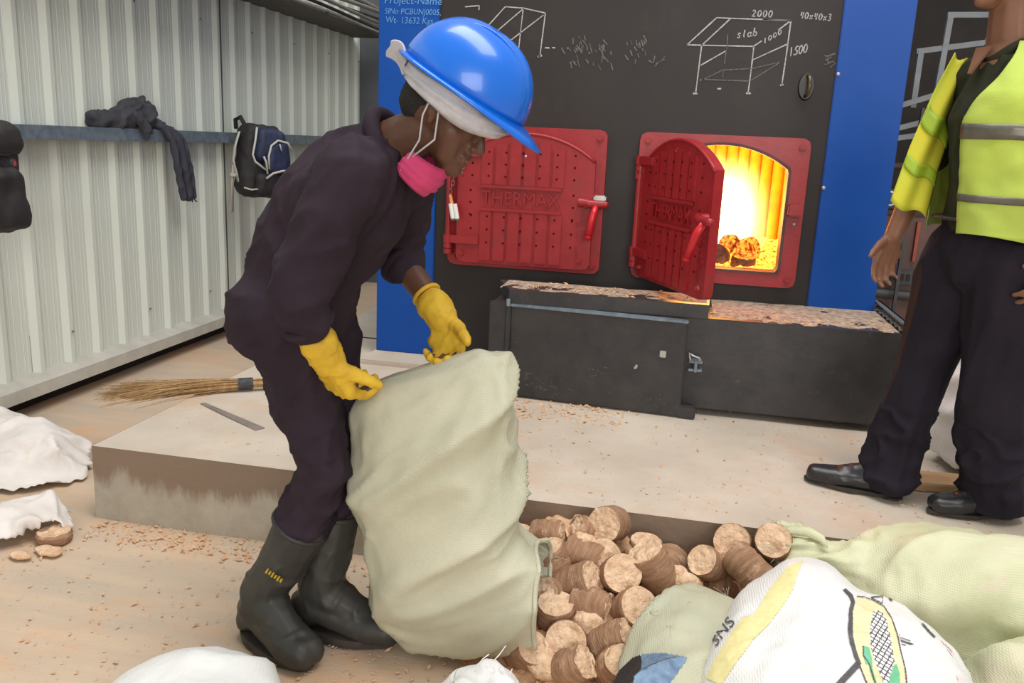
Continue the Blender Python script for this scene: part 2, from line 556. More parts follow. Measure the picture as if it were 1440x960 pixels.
plat = structure('concrete_platform', 'low pale concrete platform with a stained front face, carrying the furnace')
plat['category'] = 'platform'
bm = B()
nx, ny = 90, 70
xs = [SLAB_X + (4.6 - SLAB_X) * i / nx for i in range(nx + 1)]
ys = [SLAB_Y + (8.6 - SLAB_Y) * (i / ny) ** 1.3 for i in range(ny + 1)]
g = [[bm.verts.new((x, y, SLAB_Z + (0.0025 * noise.noise(V((x * 3, y * 3, 1))) if 0 < i < nx and 0 < j < ny else 0))) for i, x in enumerate(xs)] for j, y in enumerate(ys)]
for j in range(ny):
    for i in range(nx):
        bm.faces.new((g[j][i], g[j][i + 1], g[j + 1][i + 1], g[j + 1][i]))
o = obj('platform_top', bm, M['slab'], plat, True)
bm = B()
for j in range(9):
    pass
rows = []
for k in range(11):
    z = SLAB_Z * (1 - k / 10)
    row = []
    for i in range(150):
        x = SLAB_X + (4.6 - SLAB_X) * i / 149
        e = 0.006 * noise.noise(V((x * 9, z * 14, 2))) + 0.004 * noise.noise(V((x * 30, z * 30, 5)))
        row.append(bm.verts.new((x, SLAB_Y - (abs(e) if 0 < i else 0) * (0.4 if k == 0 else 1) - 0.0006 * k, z - (0.01 if k == 10 else 0))))
    rows.append(row)
for k in range(10):
    for i in range(149):
        bm.faces.new((rows[k][i], rows[k + 1][i], rows[k + 1][i + 1], rows[k][i + 1]))
o = obj('front_face', bm, M['slabface'], plat, True)
bm = B()
box(bm, (SLAB_X - 0.004, SLAB_Y + 0.001, -0.01), (SLAB_X + 0.02, 8.6, SLAB_Z - 0.001))
o = obj('side_face', bm, M['slabface'], plat)
# expansion joint behind the worker
bm = B()
box(bm, (SLAB_X + 0.03, 4.25, SLAB_Z), (-1.5, 4.265, SLAB_Z + 0.003))
obj('expansion_joint', bm, M['dark'], plat)
# pad the furnace stands on
bm = B()
box(bm, (-1.47, 3.74, SLAB_Z - 0.01), (1.6, 5.9, SLAB_Z + 0.022))
obj('furnace_pad', bm, M['slab'], plat, bevel=0.006)

# left wall: lapped trapezoidal sheets
WX = -2.935
wl = structure('wall_left', 'cream corrugated sheet metal wall on the left')
PITCH = 0.2095
RIB0 = 3.595 - 30 * PITCH      # a rib centre
def wall_profile(y):
    """inward depth of the sheet at y"""
    t = ((y - RIB0) / PITCH + 0.5) % 1.0 - 0.5
    d = abs(t) * PITCH
    if d < 0.012:
        return 0.020
    if d < 0.040:
        return 0.020 * (1 - (d - 0.012) / 0.028)
    for c in (0.058, 0.082):
        if abs(d - c) < 0.004:
            return 0.0014 * (1 - abs(d - c) / 0.004)
    return 0.0
def profile_points(y0, y1):
    ysl = set([y0, y1])
    k0 = int((y0 - RIB0) / PITCH) - 1
    for k in range(k0, k0 + int((y1 - y0) / PITCH) + 4):
        c = RIB0 + k * PITCH
        for d in (-0.086, -0.082, -0.078, -0.062, -0.058, -0.054, -0.040, -0.012, 0.012, 0.040, 0.054, 0.058, 0.062, 0.078, 0.082, 0.086):
            if y0 < c + d < y1:
                ysl.add(c + d)
    return sorted(ysl)
seams = [-1.6, 0.15, 1.75, 3.345, 5.115, 6.75, 8.6]
for i in range(len(seams) - 1):
    y0, y1 = seams[i], seams[i + 1] - 0.003
    bm = B()
    pr = profile_points(y0, y1)
    off = 0.004 * (i % 2)
    A = [bm.verts.new((WX + wall_profile(y) + off, y, 0.15)) for y in pr]
    Bv = [bm.verts.new((WX + wall_profile(y) + off, y, 3.6)) for y in pr]
    for k in range(len(pr) - 1):
        bm.faces.new((A[k], A[k + 1], Bv[k + 1], Bv[k]))
    o = obj('wall_sheet', bm, M['sheet'], wl)
    sm = o.modifiers.new('thickness', 'SOLIDIFY')
    sm.thickness = 0.003
    sm.offset = -1
    bm = B()
    for yy in [RIB0 + k * PITCH for k in range(0, 60, 3) if y0 < RIB0 + k * PITCH < y1]:
        for zz in (0.32, 1.95):
            cyl(bm, (WX + off + 0.027, yy, zz), (WX + off + 0.033, yy, zz), 0.006, n=6)
    if len(bm.verts):
        obj('sheet_screw', bm, M['galv'], o)
    else:
        bm.free()
# dark lap line of the sheets
bm = B()
for y in (5.112,):
    box(bm, (WX + 0.002, y - 0.006, 0.2), (WX + 0.012, y + 0.006, 3.6))
obj('lap_joint', bm, M['column'], wl)

# kerb ledge carrying the wall, shade of the gap under it painted as a dark strip
bm = B()
prism(bm, [(-2.985, 0.19), (-2.845, 0.145), (-2.845, 0.085), (-2.985, 0.085)], 'y', -1.6, 9.0)
o = obj('baseboard_left', bm, M['kerb'], bevel=0.004)
tag(o, 'long grey concrete kerb ledge along the foot of the corrugated wall', kind='structure')
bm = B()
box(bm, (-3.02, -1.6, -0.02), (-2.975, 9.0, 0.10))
tag(obj('kerb_shade_strip', bm, M['dark']), 'dark strip painted as the shade in the recess under the kerb ledge', kind='structure')

# steel girt on the wall
bm = B()
prism(bm, [(-2.905, 1.240), (-2.838, 1.240), (-2.838, 1.304), (-2.905, 1.304), (-2.905, 1.298), (-2.844, 1.298), (-2.844, 1.246), (-2.905, 1.246)], 'y', -1.6, 8.4)
o = obj('trim_2', bm, M['galv'])
tag(o, 'galvanised steel rail running along the corrugated wall', kind='structure')

# far end: column, cream trim and back wall
bm = B()
box(bm, (-3.05, 7.45, 0.0), (-2.66, 7.475, 4.2))
box(bm, (-2.86, 7.475, 0.0), (-2.84, 7.75, 4.2))
box(bm, (-3.05, 7.75, 0.0), (-2.66, 7.775, 4.2))
o = obj('steel_column', bm, M['column'])
tag(o, 'grey steel column at the far end of the corrugated wall', 'column', kind='structure')
bm = B()
box(bm, (-2.64, 7.9, 0.0), (-2.54, 8.0, 4.2))
o = obj('trim_3', bm, M['cream'])
tag(o, 'cream upright trim strip beside the grey column', kind='structure')
bm = B()
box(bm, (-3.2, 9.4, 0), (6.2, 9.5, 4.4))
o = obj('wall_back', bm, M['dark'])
tag(o, 'dark back wall of the shed', kind='structure')
# grey sheet strip behind the column
bm = B()
prf = [(-2.6 + 0.12 * k + d, 9.36 - h_) for k in range(12) for d, h_ in ((0, 0), (0.03, 0), (0.045, 0.03), (0.075, 0.03), (0.09, 0))]
A = [bm.verts.new((x, y, 0)) for x, y in prf]
Bv = [bm.verts.new((x, y, 4.3)) for x, y in prf]
for k in range(len(prf) - 1):
    bm.faces.new((A[k], A[k + 1], Bv[k + 1], Bv[k]))
o = obj('wall_far', bm, M['cream'])
tag(o, 'strip of pale sheeting seen past the column', kind='structure')

# ================================================================== CONDUITS UNDER THE EAVE
rack = thing('conduit_rack', 'rack of dusty grey conduits and cables running under the eave at top left', 'conduits', (-2.55, 5.0, 2.15))
for k, (dx, dz, r, mm) in enumerate(((0.0, 0.0, 0.016, 'pipe'), (-0.03, 0.045, 0.012, 'pipedark'), (0.0, 0.085, 0.014, 'pipe'), (-0.05, 0.115, 0.012, 'pipedark'),
                                     (0.01, 0.14, 0.016, 'pipe'), (-0.03, 0.18, 0.02, 'pipe'))):
    bm = B()
    pts = [(-2.6 + dx + 0.012 * math.sin(y * 1.7 + k * 2), y, 2.155 + dz + 0.012 * math.sin(y * 2.3 + k)) for y in [1.0 + 0.25 * i for i in range(26)]]
    tube(bm, pts, r, 10)
    obj('conduit', bm, M[mm], rack, True)
bm = B()
box(bm, (-2.932, 1.0, 2.138), (-2.57, 7.3, 2.146))  # plate added so the wall below the conduits falls into shade
tag(obj('eave_shade_plate', bm, M['pipedark']), 'dark plate under the conduits, added to shade the top of the corrugated wall', kind='structure')
for y in (1.5, 3.0, 4.5, 5.9, 7.2):
    bm = B()
    box(bm, (-2.86, y, 2.146), (-2.56, y + 0.04, 2.158))
    obj('bracket', bm, M['pipedark'], rack)
# ================================================================== FURNACE (boiler front)
YB = 3.95
boiler = thing('furnace', 'large boiler furnace with black front, blue side panels and two red fire doors', 'furnace', (-0.3, YB, SLAB_Z + 0.022))
ZB = SLAB_Z + 0.022
ZT = 2.75
def side_panel(x0, x1):
    bm = B()
    box(bm, (x0, YB - 0.012, ZB), (x1, YB + 0.05, ZT))
    o = obj('side_panel', bm, M['blue'], boiler, bevel=0.004)
    return o
spL = side_panel(-1.455, -1.166)
spR = side_panel(0.569, 0.852)
for p in (spL, spR):
    p['label'] = 'blue enamelled upright panel'
for par, x, z in ((spR, 0.579, 1.659), (spR, 0.577, 1.188), (spL, -1.178, 1.662), (spL, -1.178, 1.19)):
    bm = B()
    ball(bm, (x, YB - 0.012, z), 0.009, 2, (1, 0.7, 1))
    obj('bolt', bm, M['bolt'], par, True)
# black front plate with an opening behind the right fire door
bm = B()
for lo, hi in (((-1.166, YB, ZB), (-0.19, YB + 0.05, ZT)), ((0.47, YB, ZB), (0.569, YB + 0.05, ZT)),
               ((-0.19, YB, ZB), (0.47, YB + 0.05, 0.77)), ((-0.19, YB, 1.375), (0.47, YB + 0.05, ZT))):
    box(bm, lo, hi)
bmesh.ops.remove_doubles(bm, verts=bm.verts, dist=0.0001)
front = obj('front_plate', bm, M['black'], boiler)
front['label'] = 'black front plate with chalk drawings'
bm = B()
box(bm, (-1.45, YB + 0.05, ZB), (-1.40, 5.8, ZT))
box(bm, (0.80, YB + 0.05, ZB), (0.848, 5.8, ZT))
box(bm, (-1.40, 5.75, ZB), (0.80, 5.8, ZT))
box(bm, (-1.45, YB + 0.05, ZT - 0.02), (0.848, 5.8, ZT + 0.02))
obj('casing', bm, M['blue'], boiler)

# ---- chalk drawings: thin ribbons of chalk on the plate
def ribbons(bm, lines, w, y, wob=0.0):
    for ln in lines:
        pts = [V((p[0], y, p[1])) for p in ln]
        for a, b in zip(pts, pts[1:]):
            d = (b - a)
            if d.length < 1e-6:
                continue
            t = d.normalized()
            n = V((-t.z, 0, t.x)) * (w / 2)
            k = max(1, int(d.length / 0.03))
            prev = None
            for i in range(k + 1):
                p = a.lerp(b, i / k)
                s = 1 + wob * noise.noise(p * 60)
                q = (bm.verts.new(p + n * s - t * 0.0008), bm.verts.new(p - n * s + t * 0.0008))
                if prev:
                    bm.faces.new((prev[0], prev[1], q[1], q[0]))
                prev = q
YC = YB - 0.0025
GL = {'0': [[(.5, 1), (.15, .8), (.05, .4), (.3, 0), (.7, .1), (.9, .6), (.5, 1)]], '1': [[(.3, 1), (.5, 0)]],
      '2': [[(.05, .8), (.4, 1), (.8, .75), (.4, .3), (.05, 0), (.9, .05)]], '3': [[(.1, .95), (.6, 1), (.7, .75), (.35, .55), (.8, .35), (.5, 0), (.05, .1)]],
      '4': [[(.25, 1), (.1, .45), (.85, .5)], [(.75, .95), (.6, 0)]], '5': [[(.9, 1), (.35, .95), (.25, .55), (.7, .55), (.75, .15), (.3, 0), (.05, .1)]],
      'x': [[(.1, .6), (.8, .05)], [(.8, .65), (.1, 0)]], 's': [[(.8, .6), (.3, .65), (.2, .4), (.7, .3), (.6, 0), (.1, .05)]],
      'l': [[(.4, 1), (.4, .1), (.6, 0)]], 'a': [[(.75, .5), (.5, .6), (.2, .5), (.05, .25), (.2, .02), (.5, .0), (.75, .2)], [(.8, .62), (.72, .25), (.95, 0)]],
      'b': [[(.2, 1.1), (.15, .0)], [(.15, .1), (.5, 0), (.85, .15), (.8, .45), (.5, .6), (.18, .4)]],
      '7': [[(.05, 1), (.85, 1), (.35, 0)], [(.2, .5), (.7, .5)]], '6': [[(.7, 1), (.2, .5), (.2, .1), (.6, 0), (.8, .3), (.3, .45)]]}
def write(bm, s, x, z, w, h, dx, dz, lw):
    """hand lettering from (x,z), advancing (dx,dz) per character"""
    for i, ch in enumerate(s):
        if ch in GL:
            ribbons(bm, [[(x + dx * i + p[0] * w + p[1] * 0.15 * w, z + dz * i + p[1] * h) for p in ln] for ln in GL[ch]], lw, YC, 0.4)
bm = B()
ribbons(bm, [[(-.055, 1.764), (.06, 1.877), (.116, 1.875), (.24, 1.873), (.365, 1.870)], [(-.055, 1.764), (.005, 1.764), (.225, 1.764)],
             [(.012, 1.768), (.116, 1.873)], [(.225, 1.765), (.255, 1.787)], [(.318, 1.832), (.365, 1.870)],
             [(.007, 1.766), (.004, 1.68), (.0, 1.57)], [(.225, 1.765), (.224, 1.67), (.221, 1.572)], [(.365, 1.868), (.362, 1.74), (.357, 1.609)],
             [(.010, 1.681), (.114, 1.745)], [(.226, 1.709), (.361, 1.776)]], 0.0052, YC, 0.5)
ribbons(bm, [[(-.012, 1.563), (.008, 1.564)], [(.212, 1.571), (.232, 1.572)], [(.35, 1.608), (.365, 1.612)], [(.09, 1.586), (.106, 1.587)]], 0.007, YC, 0.3)
write(bm, '2000', .203, 1.884, .017, .026, .0225, -.0005, .005)
write(bm, '40x40x3', .400, 1.879, .015, .026, .0185, -.0012, .0045)
write(bm, 'slab', .150, 1.797, .018, .030, .0215, .003, .0045)
write(bm, '1000', .262, 1.778, .014, .021, .0185, .0115, .0042)
write(bm, '1500', .372, 1.728, .017, .036, .0185, .005, .005)
# left-hand table sketch
ribbons(bm, [[(-.985, 1.778), (-.865, 1.908), (-.78, 1.903), (-.682, 1.884)], [(-.93, 1.778), (-.78, 1.903)], [(-.832, 1.768), (-.69, 1.876)], 
             [(-.783, 1.903), (-.80, 1.672)], [(-.682, 1.884), (-.697, 1.706)], [(-.832, 1.768), (-.835, 1.69)],
             [(-.985, 1.778), (-.984, 1.72)], [(-.93, 1.778), (-.936, 1.71)], [(-1.05, 1.905), (-.985, 1.911), (-.985, 1.893)]], 0.0048, YC, 0.5)
ribbons(bm, [[(-.708, 1.70), (-.688, 1.704)], [(-.704, 1.696), (-.692, 1.71)], [(-.676, 1.738), (-.656, 1.738)], [(-.644, 1.739), (-.63, 1.739)]], 0.006, YC, 0.3)
o = obj('chalk_drawing', bm, M['chalk'], front)
o['label'] = 'white chalk sketches and dimensions'
o['kind'] = 'stuff'
bm = B()
ribbons(bm, [[(.013, 1.616), (.105, 1.664), (.228, 1.674), (.343, 1.704)], [(.228, 1.625), (.343, 1.704)], [(.013, 1.623), (.222, 1.622)], [(.108, 1.66), (.108, 1.63)],
             [(.114, 1.75), (.112, 1.81)], [(.112, 1.745), (.110, 1.69)], [(.25, 1.873), (.365, 1.870)], [(-.93, 1.774), (-.836, 1.768)]], 0.004, YC, 0.6)
# rubbed-out smears
rr = random.Random(3)
for cx, cz, w, h, n in ((-.50, 1.74, .09, .05, 26), (-.42, 1.71, .05, .06, 18), (-.27, 1.74, .06, .05, 16), (-.17, 1.685, .035, .012, 6), (.53, 1.71, .02, .03, 8), (-.52, 1.67, .06, .02, 8)):
    for i in range(n):
        x, z = cx + rr.gauss(0, w / 2), cz + rr.gauss(0, h / 2)
        a = rr.uniform(1.6, 2.4) if w > .04 else rr.uniform(0, 3)
        l = rr.uniform(.008, .035)
        ribbons(bm, [[(x, z), (x + l * math.cos(a), z + l * math.sin(a))]], rr.uniform(.0025, .006), YC - rr.uniform(0, .0012), 0.6)
o = obj('chalk_smear', bm, M['chalkdim'], front)
o['label'] = 'faded and rubbed-out chalk marks'
o['kind'] = 'stuff'
bm = B()
for s, w, x, z, sz in (('Project-Name', .27, -1.292, 1.925, .045), ('SlNo PCBUNJ0005,', .265, -1.292, 1.878, .036), ('Wt- 13632 Kgs', .225, -1.308, 1.840, .04)):
    me = text_mesh(s, sz, 0, w, 0.12)
    me.transform(Matrix.Translation((x, YB - 0.0145, z)) @ Matrix.Rotation(0.012, 4, 'Y') @ UP_FRONT)
    bm.from_mesh(me)
o = obj('chalk_writing', bm, M['bluechalk'], spL)
o['label'] = 'pale chalk lettering on the blue panel'

# ---- peephole cover, top right of the plate
bm = B()
cyl(bm, (.457, YB, 1.607), (.457, YB - .018, 1.607), .034, .030, 24)
for v in bm.verts:
    v.co.z = 1.607 + (v.co.z - 1.607) * 1.75
hold = obj('peephole_cover', bm, M['boxblack'], boiler, True, 0.6)
bm = B()
tube(bm, [(.457, YB - .016, 1.650), (.463, YB - .045, 1.640), (.466, YB - .05, 1.605), (.462, YB - .045, 1.575), (.455, YB - .016, 1.565)], .008, 8)
obj('handle', bm, M['brass'], hold, True)

# ---- fire-door frames and doors.  X0 = left edge of the frame
def fire_unit(X0, opened):
    ang = 0.0
    fr_out = resample(rrect(X0, .745, X0 + .724, 1.392, .032), 112, (X0, .745))
    ox0, ox1 = X0 + .075, X0 + .655
    hole = resample(arch(ox0, .802, ox1, 1.262, 1.362, .02), 112, (ox0, .802))
    bm = B()
    ring_plate(bm, fr_out, hole, YB - .042, YB + .055)
    fr = obj('door_frame', bm, M['red'], boiler, True, 0.5, bevel=0.006)
    # soot-dark lip round the opening
    if opened:
        bm = B()
        h2 = resample(arch(ox0 + .012, .812, ox1 - .012, 1.256, 1.350, .018), 112, (ox0 + .012, .812))
        ring_plate(bm, hole, h2, YB - .05, YB + .05)
        obj('opening_rim', bm, M['soot'], fr, True, 0.6)
    for dx, z in ((.035, .780), (.69, .780), (.035, 1.352), (.69, 1.352)):
        bm = B()
        cyl(bm, (X0 + dx, YB - .042, z), (X0 + dx, YB - .049, z), .017, .015, 16)
        cyl(bm, (X0 + dx, YB - .049, z), (X0 + dx, YB - .058, z), .0105, .009, 6)
        obj('bolt', bm, M['red'], fr, bevel=0.002)
    # catch on the right of the frame
    bm = B()
    box(bm, (X0 + .655, YB - .085, 1.062), (X0 + .715, YB - .04, 1.112))
    obj('catch', bm, M['red'], fr, bevel=0.007)
    # hinge pin
    hx, hy = X0 + .012, YB - .085
    bm = B()
    cyl(bm, (hx, hy, .80), (hx, hy, 1.255), .0135, n=14)
    for z in (.812, .838, 1.20, 1.235):
        cyl(bm, (hx, hy, z - .011), (hx, hy, z + .011), .021, n=14)
    box(bm, (hx - .018, hy, .80), (hx + .02, YB - .03, .845))
    box(bm, (hx - .018, hy, 1.195), (hx + .02, YB - .03, 1.24))
    obj('hinge_pin', bm, M['red'], fr, True, 0.5)
    # --- the door, built closed, then swung about the hinge pin
    R = Matrix.Identity(4)
    if opened:
        R = Matrix.Translation((hx, hy, 0)) @ Matrix.Rotation(-math.radians(63), 4, 'Z') @ Matrix.Translation((-hx, -hy, 0))
    dx0, dx1 = X0 + .052, X0 + .682
    yf = YB - .084                       # door front face
    outl = arch(dx0, .766, dx1, 1.255, 1.366, .035)
    def swing(bm):
        bm.transform(R)
        return bm
    bm = B()
    prism(bm, outl, 'y', YB - .045, yf)
    door = obj('fire_door', swing(bm), M['red'], boiler, True, 0.5, bevel=0.007)
    door['label'] = 'red cast iron fire door standing open' if opened else 'red cast iron fire door, shut'
    # raised rim along the arch
    bm = B()
    w2 = outl[5:24]
    tube(bm, [(p[0], yf + .002, p[1] - .006) for p in w2], .008, 8)
    obj('arch_rim', swing(bm), M['red'], door, True)
    # raised upright panels (six plates between seven grooves)
    px0, px1 = X0 + .158, X0 + .552
    npan = 6
    w = (px1 - px0) / npan
    for i in range(npan):
        xa, xb = px0 + i * w + .005, px0 + (i + 1) * w - .005
        cxm = (xa + xb) / 2
        t = (cxm - (dx0 + dx1) / 2) / ((dx1 - dx0) / 2)
        ztop = 1.345 - .100 * t * t - .018
        for za, zb in ((.779, 1.008), (1.128, ztop)):
            bm = B()
            box(bm, (xa, yf - .010, za), (xb, yf + .003, zb))
            obj('rib', swing(bm), M['red'], door, bevel=0.003)
    # dimples: small dark peened pips in rows
    bm = B()
    pip = []
    for k in range(7):
        x = X0 + .120 + k * .0785
        for z in (1.275, 1.222, 1.168, .985, .925, .865):
            if abs(x - (dx0 + dx1) / 2) > .23 and z > 1.26:
                continue
            pip.append((x, z))
    for z in (1.10, 1.045, .99):
        pip += [(X0 + .115, z), (X0 + .592, z)]
    for x, z in pip:
        yq = yf - .0105 if px0 < x < px1 else yf - .001
        cyl(bm, (x, yq + .002, z), (x, yq - .0018, z), .0062, .004, 8)
    o = obj('dimple', swing(bm), M['pip'], door)
    o['kind'] = 'stuff'
    # cast name plate
    for z in (1.016, 1.120):
        bm = B()
        box(bm, (px0 + .002, yf - .014, z - .008), (px1 - .012, yf + .002, z + .008))
        obj('plate_edge', swing(bm), M['red'], door, bevel=0.004)
    me = text_mesh('THERMAX', .088, .006, px1 - px0 - .03)
    me.transform(R @ Matrix.Translation(((px0 + px1) / 2 - .005, yf - .004, 1.068)) @ UP_FRONT)
    mobj('lettering', me, M['red'], door)
    # two columns of small cast characters, lower right, reading downwards
    for s, x, z, l in (('MODEL NO.', X0 + .640, .985, .20), ('Sr NO 1201', X0 + .618, .905, .15)):
        me = text_mesh(s, .024, .0025, l)
        me.transform(R @ Matrix.Translation((x, yf - .002, z)) @ UP_FRONT @ Matrix.Rotation(-PI / 2, 4, 'Z'))
        mobj('small_lettering', me, M['red'], door)
    for x, z in ((X0 + .078, .806), (X0 + .632, .806), ((dx0 + dx1) / 2, 1.315)):
        bm = B()
        cyl(bm, (x, yf, z), (x, yf - .008, z), .015, .013, 16)
        cyl(bm, (x, yf - .008, z), (x, yf - .014, z), .008, .007, 6)
        obj('bolt', swing(bm), M['red'], door)
    if not opened:
        bm = B()
        ball(bm, ((dx0 + dx1) / 2, yf - .006, 1.262), .007, 2)
        obj('rivet', swing(bm), M['bolt'], door, True)
    # hinge straps
    for z in (.870, 1.268):
        bm = B()
        box(bm, (hx - .016, yf - .016, z - .019), (hx + .15, yf + .004, z + .019))
        cyl(bm, (hx, hy, z - .021), (hx, hy, z + .021), .022, n=14)
        obj('hinge_strap', swing(bm), M['red'], door, bevel=0.003)
    # latch: boss, cross pin, drop lever
    bx, bz = X0 + .655, 1.072
    bm = B()
    cyl(bm, (bx - .035, yf - .016, bz), (bx + .012, yf - .02, bz), .021, .019, 14)
    cyl(bm, (bx, yf, bz), (bx, yf - .03, bz), .024, .02, 14)
    latch = obj('latch_boss', swing(bm), M['red'], door, True, 0.6)
    bm = B()
    cyl(bm, (bx + .005, yf - .030, bz - .003), (bx + .085, yf - .034, bz - .003), .019, .016, 14)
    ball(bm, (bx + .085, yf - .034, bz - .003), .017, 2)
    obj('cross_pin', swing(bm), M['red'], latch, True, 0.6)
    bm = B()
    lx = -.055 if opened else -.018
    tube(bm, [(bx + .045, yf - .036, bz - .010), (bx + .04 + lx * .25, yf - .052, bz - .05), (bx + .04 + lx, yf - .062, bz - .145)], [.014, .015, .018], 12)
    ball(bm, (bx + .04 + lx, yf - .062, bz - .145), .018, 2)
    obj('lever', swing(bm), M['redlever'], latch, True)
    if not opened:
        bm = B()
        box(bm, (bx + .03, YB - .11, bz + .01), (bx + .085, YB - .05, bz + .035))
        obj('keeper', bm, M['bolt'], fr, bevel=0.006)
    else:
        bm = B()
        ball(bm, (X0 + .69, YB - .042, 1.028), .008, 2)
        obj('rivet', bm, M['bolt'], fr, True)
        # insulated inner face of the door
        bm = B()
        prism(bm, arch(ox0 + .012, .82, ox1 - .012, 1.25, 1.345, .03), 'y', YB - .03, YB - .046)
        obj('inner_liner', swing(bm), M['soot'], door)
fire_unit(-1.090, False)
fire_unit(-.222, True)

# ---- glowing furnace chamber behind the right door
bm = B()
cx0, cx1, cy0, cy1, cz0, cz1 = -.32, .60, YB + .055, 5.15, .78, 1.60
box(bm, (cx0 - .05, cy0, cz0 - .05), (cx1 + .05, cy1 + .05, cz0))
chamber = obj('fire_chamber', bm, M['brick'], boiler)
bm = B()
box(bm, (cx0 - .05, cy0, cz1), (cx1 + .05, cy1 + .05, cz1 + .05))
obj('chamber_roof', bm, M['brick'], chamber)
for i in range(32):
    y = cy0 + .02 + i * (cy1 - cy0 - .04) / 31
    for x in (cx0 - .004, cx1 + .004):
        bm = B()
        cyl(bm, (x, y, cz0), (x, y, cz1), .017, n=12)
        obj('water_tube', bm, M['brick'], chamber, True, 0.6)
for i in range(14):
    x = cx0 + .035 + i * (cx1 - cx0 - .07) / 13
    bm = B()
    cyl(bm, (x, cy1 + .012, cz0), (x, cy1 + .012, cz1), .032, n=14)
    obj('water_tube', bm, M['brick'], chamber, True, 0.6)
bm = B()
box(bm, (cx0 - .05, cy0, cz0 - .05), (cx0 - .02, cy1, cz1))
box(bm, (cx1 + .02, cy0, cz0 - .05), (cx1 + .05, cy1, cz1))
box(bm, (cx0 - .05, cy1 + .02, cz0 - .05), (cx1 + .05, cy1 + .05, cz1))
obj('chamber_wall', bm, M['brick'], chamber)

# ---- the flames: an emission volume that fades outwards
def flame_material():
    m = bpy.data.materials.new('flame_volume')
    m.use_nodes = True
    nt = m.node_tree
    N, L = nt.nodes, nt.links
    for n in list(N):
        if n.type != 'OUTPUT_MATERIAL':
            N.remove(n)
    out = [n for n in N if n.type == 'OUTPUT_MATERIAL'][0]
    tc = N.new('ShaderNodeTexCoord')
    nz = N.new('ShaderNodeTexNoise')
    nz.inputs['Scale'].default_value = 7
    nz.inputs['Detail'].default_value = 3
    mp = N.new('ShaderNodeMapping')
    mp.inputs['Scale'].default_value = (1.2, 1.2, .55)
    L.new(tc.outputs['Object'], mp.inputs['Vector'])
    L.new(mp.outputs['Vector'], nz.inputs['Vector'])
    g = N.new('ShaderNodeTexGradient')
    g.gradient_type = 'SPHERICAL'
    m2 = N.new('ShaderNodeMapping')
    m2.vector_type = 'TEXTURE'
    m2.inputs['Location'].default_value = (.15, 4.66, 1.00)
    m2.inputs['Rotation'].default_value = (0, math.radians(-24), 0)
    m2.inputs['Scale'].default_value = (.36, .44, .40)
    L.new(tc.outputs['Object'], m2.inputs['Vector'])
    L.new(m2.outputs['Vector'], g.inputs['Vector'])
    ad = N.new('ShaderNodeMath')
    ad.operation = 'MULTIPLY_ADD'
    ad.inputs[1].default_value = 0.55
    sb = N.new('ShaderNodeMath')
    sb.operation = 'SUBTRACT'
    sb.inputs[1].default_value = 0.5
    L.new(nz.outputs['Fac'], sb.inputs[0])
    L.new(sb.outputs[0], ad.inputs[0])
    L.new(g.outputs['Fac'], ad.inputs[2])
    mr = N.new('ShaderNodeMapRange')
    mr.inputs['From Min'].default_value = 0.12
    mr.inputs['From Max'].default_value = 0.75
    L.new(ad.outputs[0], mr.inputs['Value'])
    pw = N.new('ShaderNodeMath')
    pw.operation = 'POWER'
    pw.inputs[1].default_value = 1.7
    L.new(mr.outputs['Result'], pw.inputs[0])
    st = N.new('ShaderNodeMath')
    st.operation = 'MULTIPLY'
    st.inputs[1].default_value = 34.0
    L.new(pw.outputs[0], st.inputs[0])
    em = N.new('ShaderNodeEmission')
    em.inputs['Color'].default_value = (1.0, 0.62, 0.22, 1)
    L.new(st.outputs[0], em.inputs['Strength'])
    L.new(em.outputs[0], out.inputs['Volume'])
    return m
M['flame'] = flame_material()
bm = B()
box(bm, (-.28, YB + .16, .80), (.56, 5.08, 1.55))
fl = obj('flames', bm, M['flame'])
tag(fl, 'white-hot yellow flames filling the open fire chamber', 'fire', kind='stuff')
d = bpy.data.lights.new('firelight', 'POINT')
d.energy = 15
d.color = (1.0, 0.52, 0.10)
d.shadow_soft_size = 0.14
fo = bpy.data.objects.new('firelight', d)
COL.objects.link(fo)
fo.location = (.15, 4.6, 1.12)

# ================================================================== ASH BOX under the fire doors
ash = thing('ash_box', 'long low black steel ash box with a latched door below the fire doors', 'ash box', (.06, 3.8, SLAB_Z + .02))
bm = B()
box(bm, (-.765, 3.462, .287), (.866, YB - .003, .665))
body = obj('box_body', bm, M['boxblack'], ash, bevel=0.004)
bm = B()   # recessed plinth it stands on
box(bm, (-.72, 3.66, SLAB_Z), (.82, YB - .003, .288))
obj('plinth', bm, M['dark'], ash)
bm = B()   # raised lid plate over the door with a deep front lip
prism(bm, [(-.690, 3.450), (.127, 3.450), (.137, 3.70), (-.785, 3.70)], 'z', .6655, .722)
obj('lid', bm, M['boxblack'], ash, bevel=0.004)
bm = B()   # left flange
box(bm, (-.772, 3.452, .285), (-.700, 3.47, .668))
obj('flange', bm, M['boxblack'], ash, bevel=0.003)
DR = Matrix.Translation((-.680, 3.475, 0)) @ Matrix.Rotation(-.085, 4, 'Z') @ Matrix.Translation((.680, -3.475, 0))
def ond(bm):          # the ash door stands slightly ajar on its left hinge
    bm.transform(DR)
    return bm
bm = B()
box(bm, (-.680, 3.452, .264), (.055, 3.478, .655))
adoor = obj('ash_door', ond(bm), M['boxblack'], ash, bevel=0.005)
adoor['label'] = 'scuffed black door of the ash box, slightly ajar'
bm = B()
box(bm, (-.683, 3.444, .652), (.058, 3.480, .664))
obj('door_top_edge', ond(bm), M['galv'], adoor, bevel=0.003)
bm = B()
box(bm, (-.700, 3.440, .272), (-.678, 3.478, .672))
obj('hinge', bm, M['boxblack'], adoor, bevel=0.004)
bm = B()
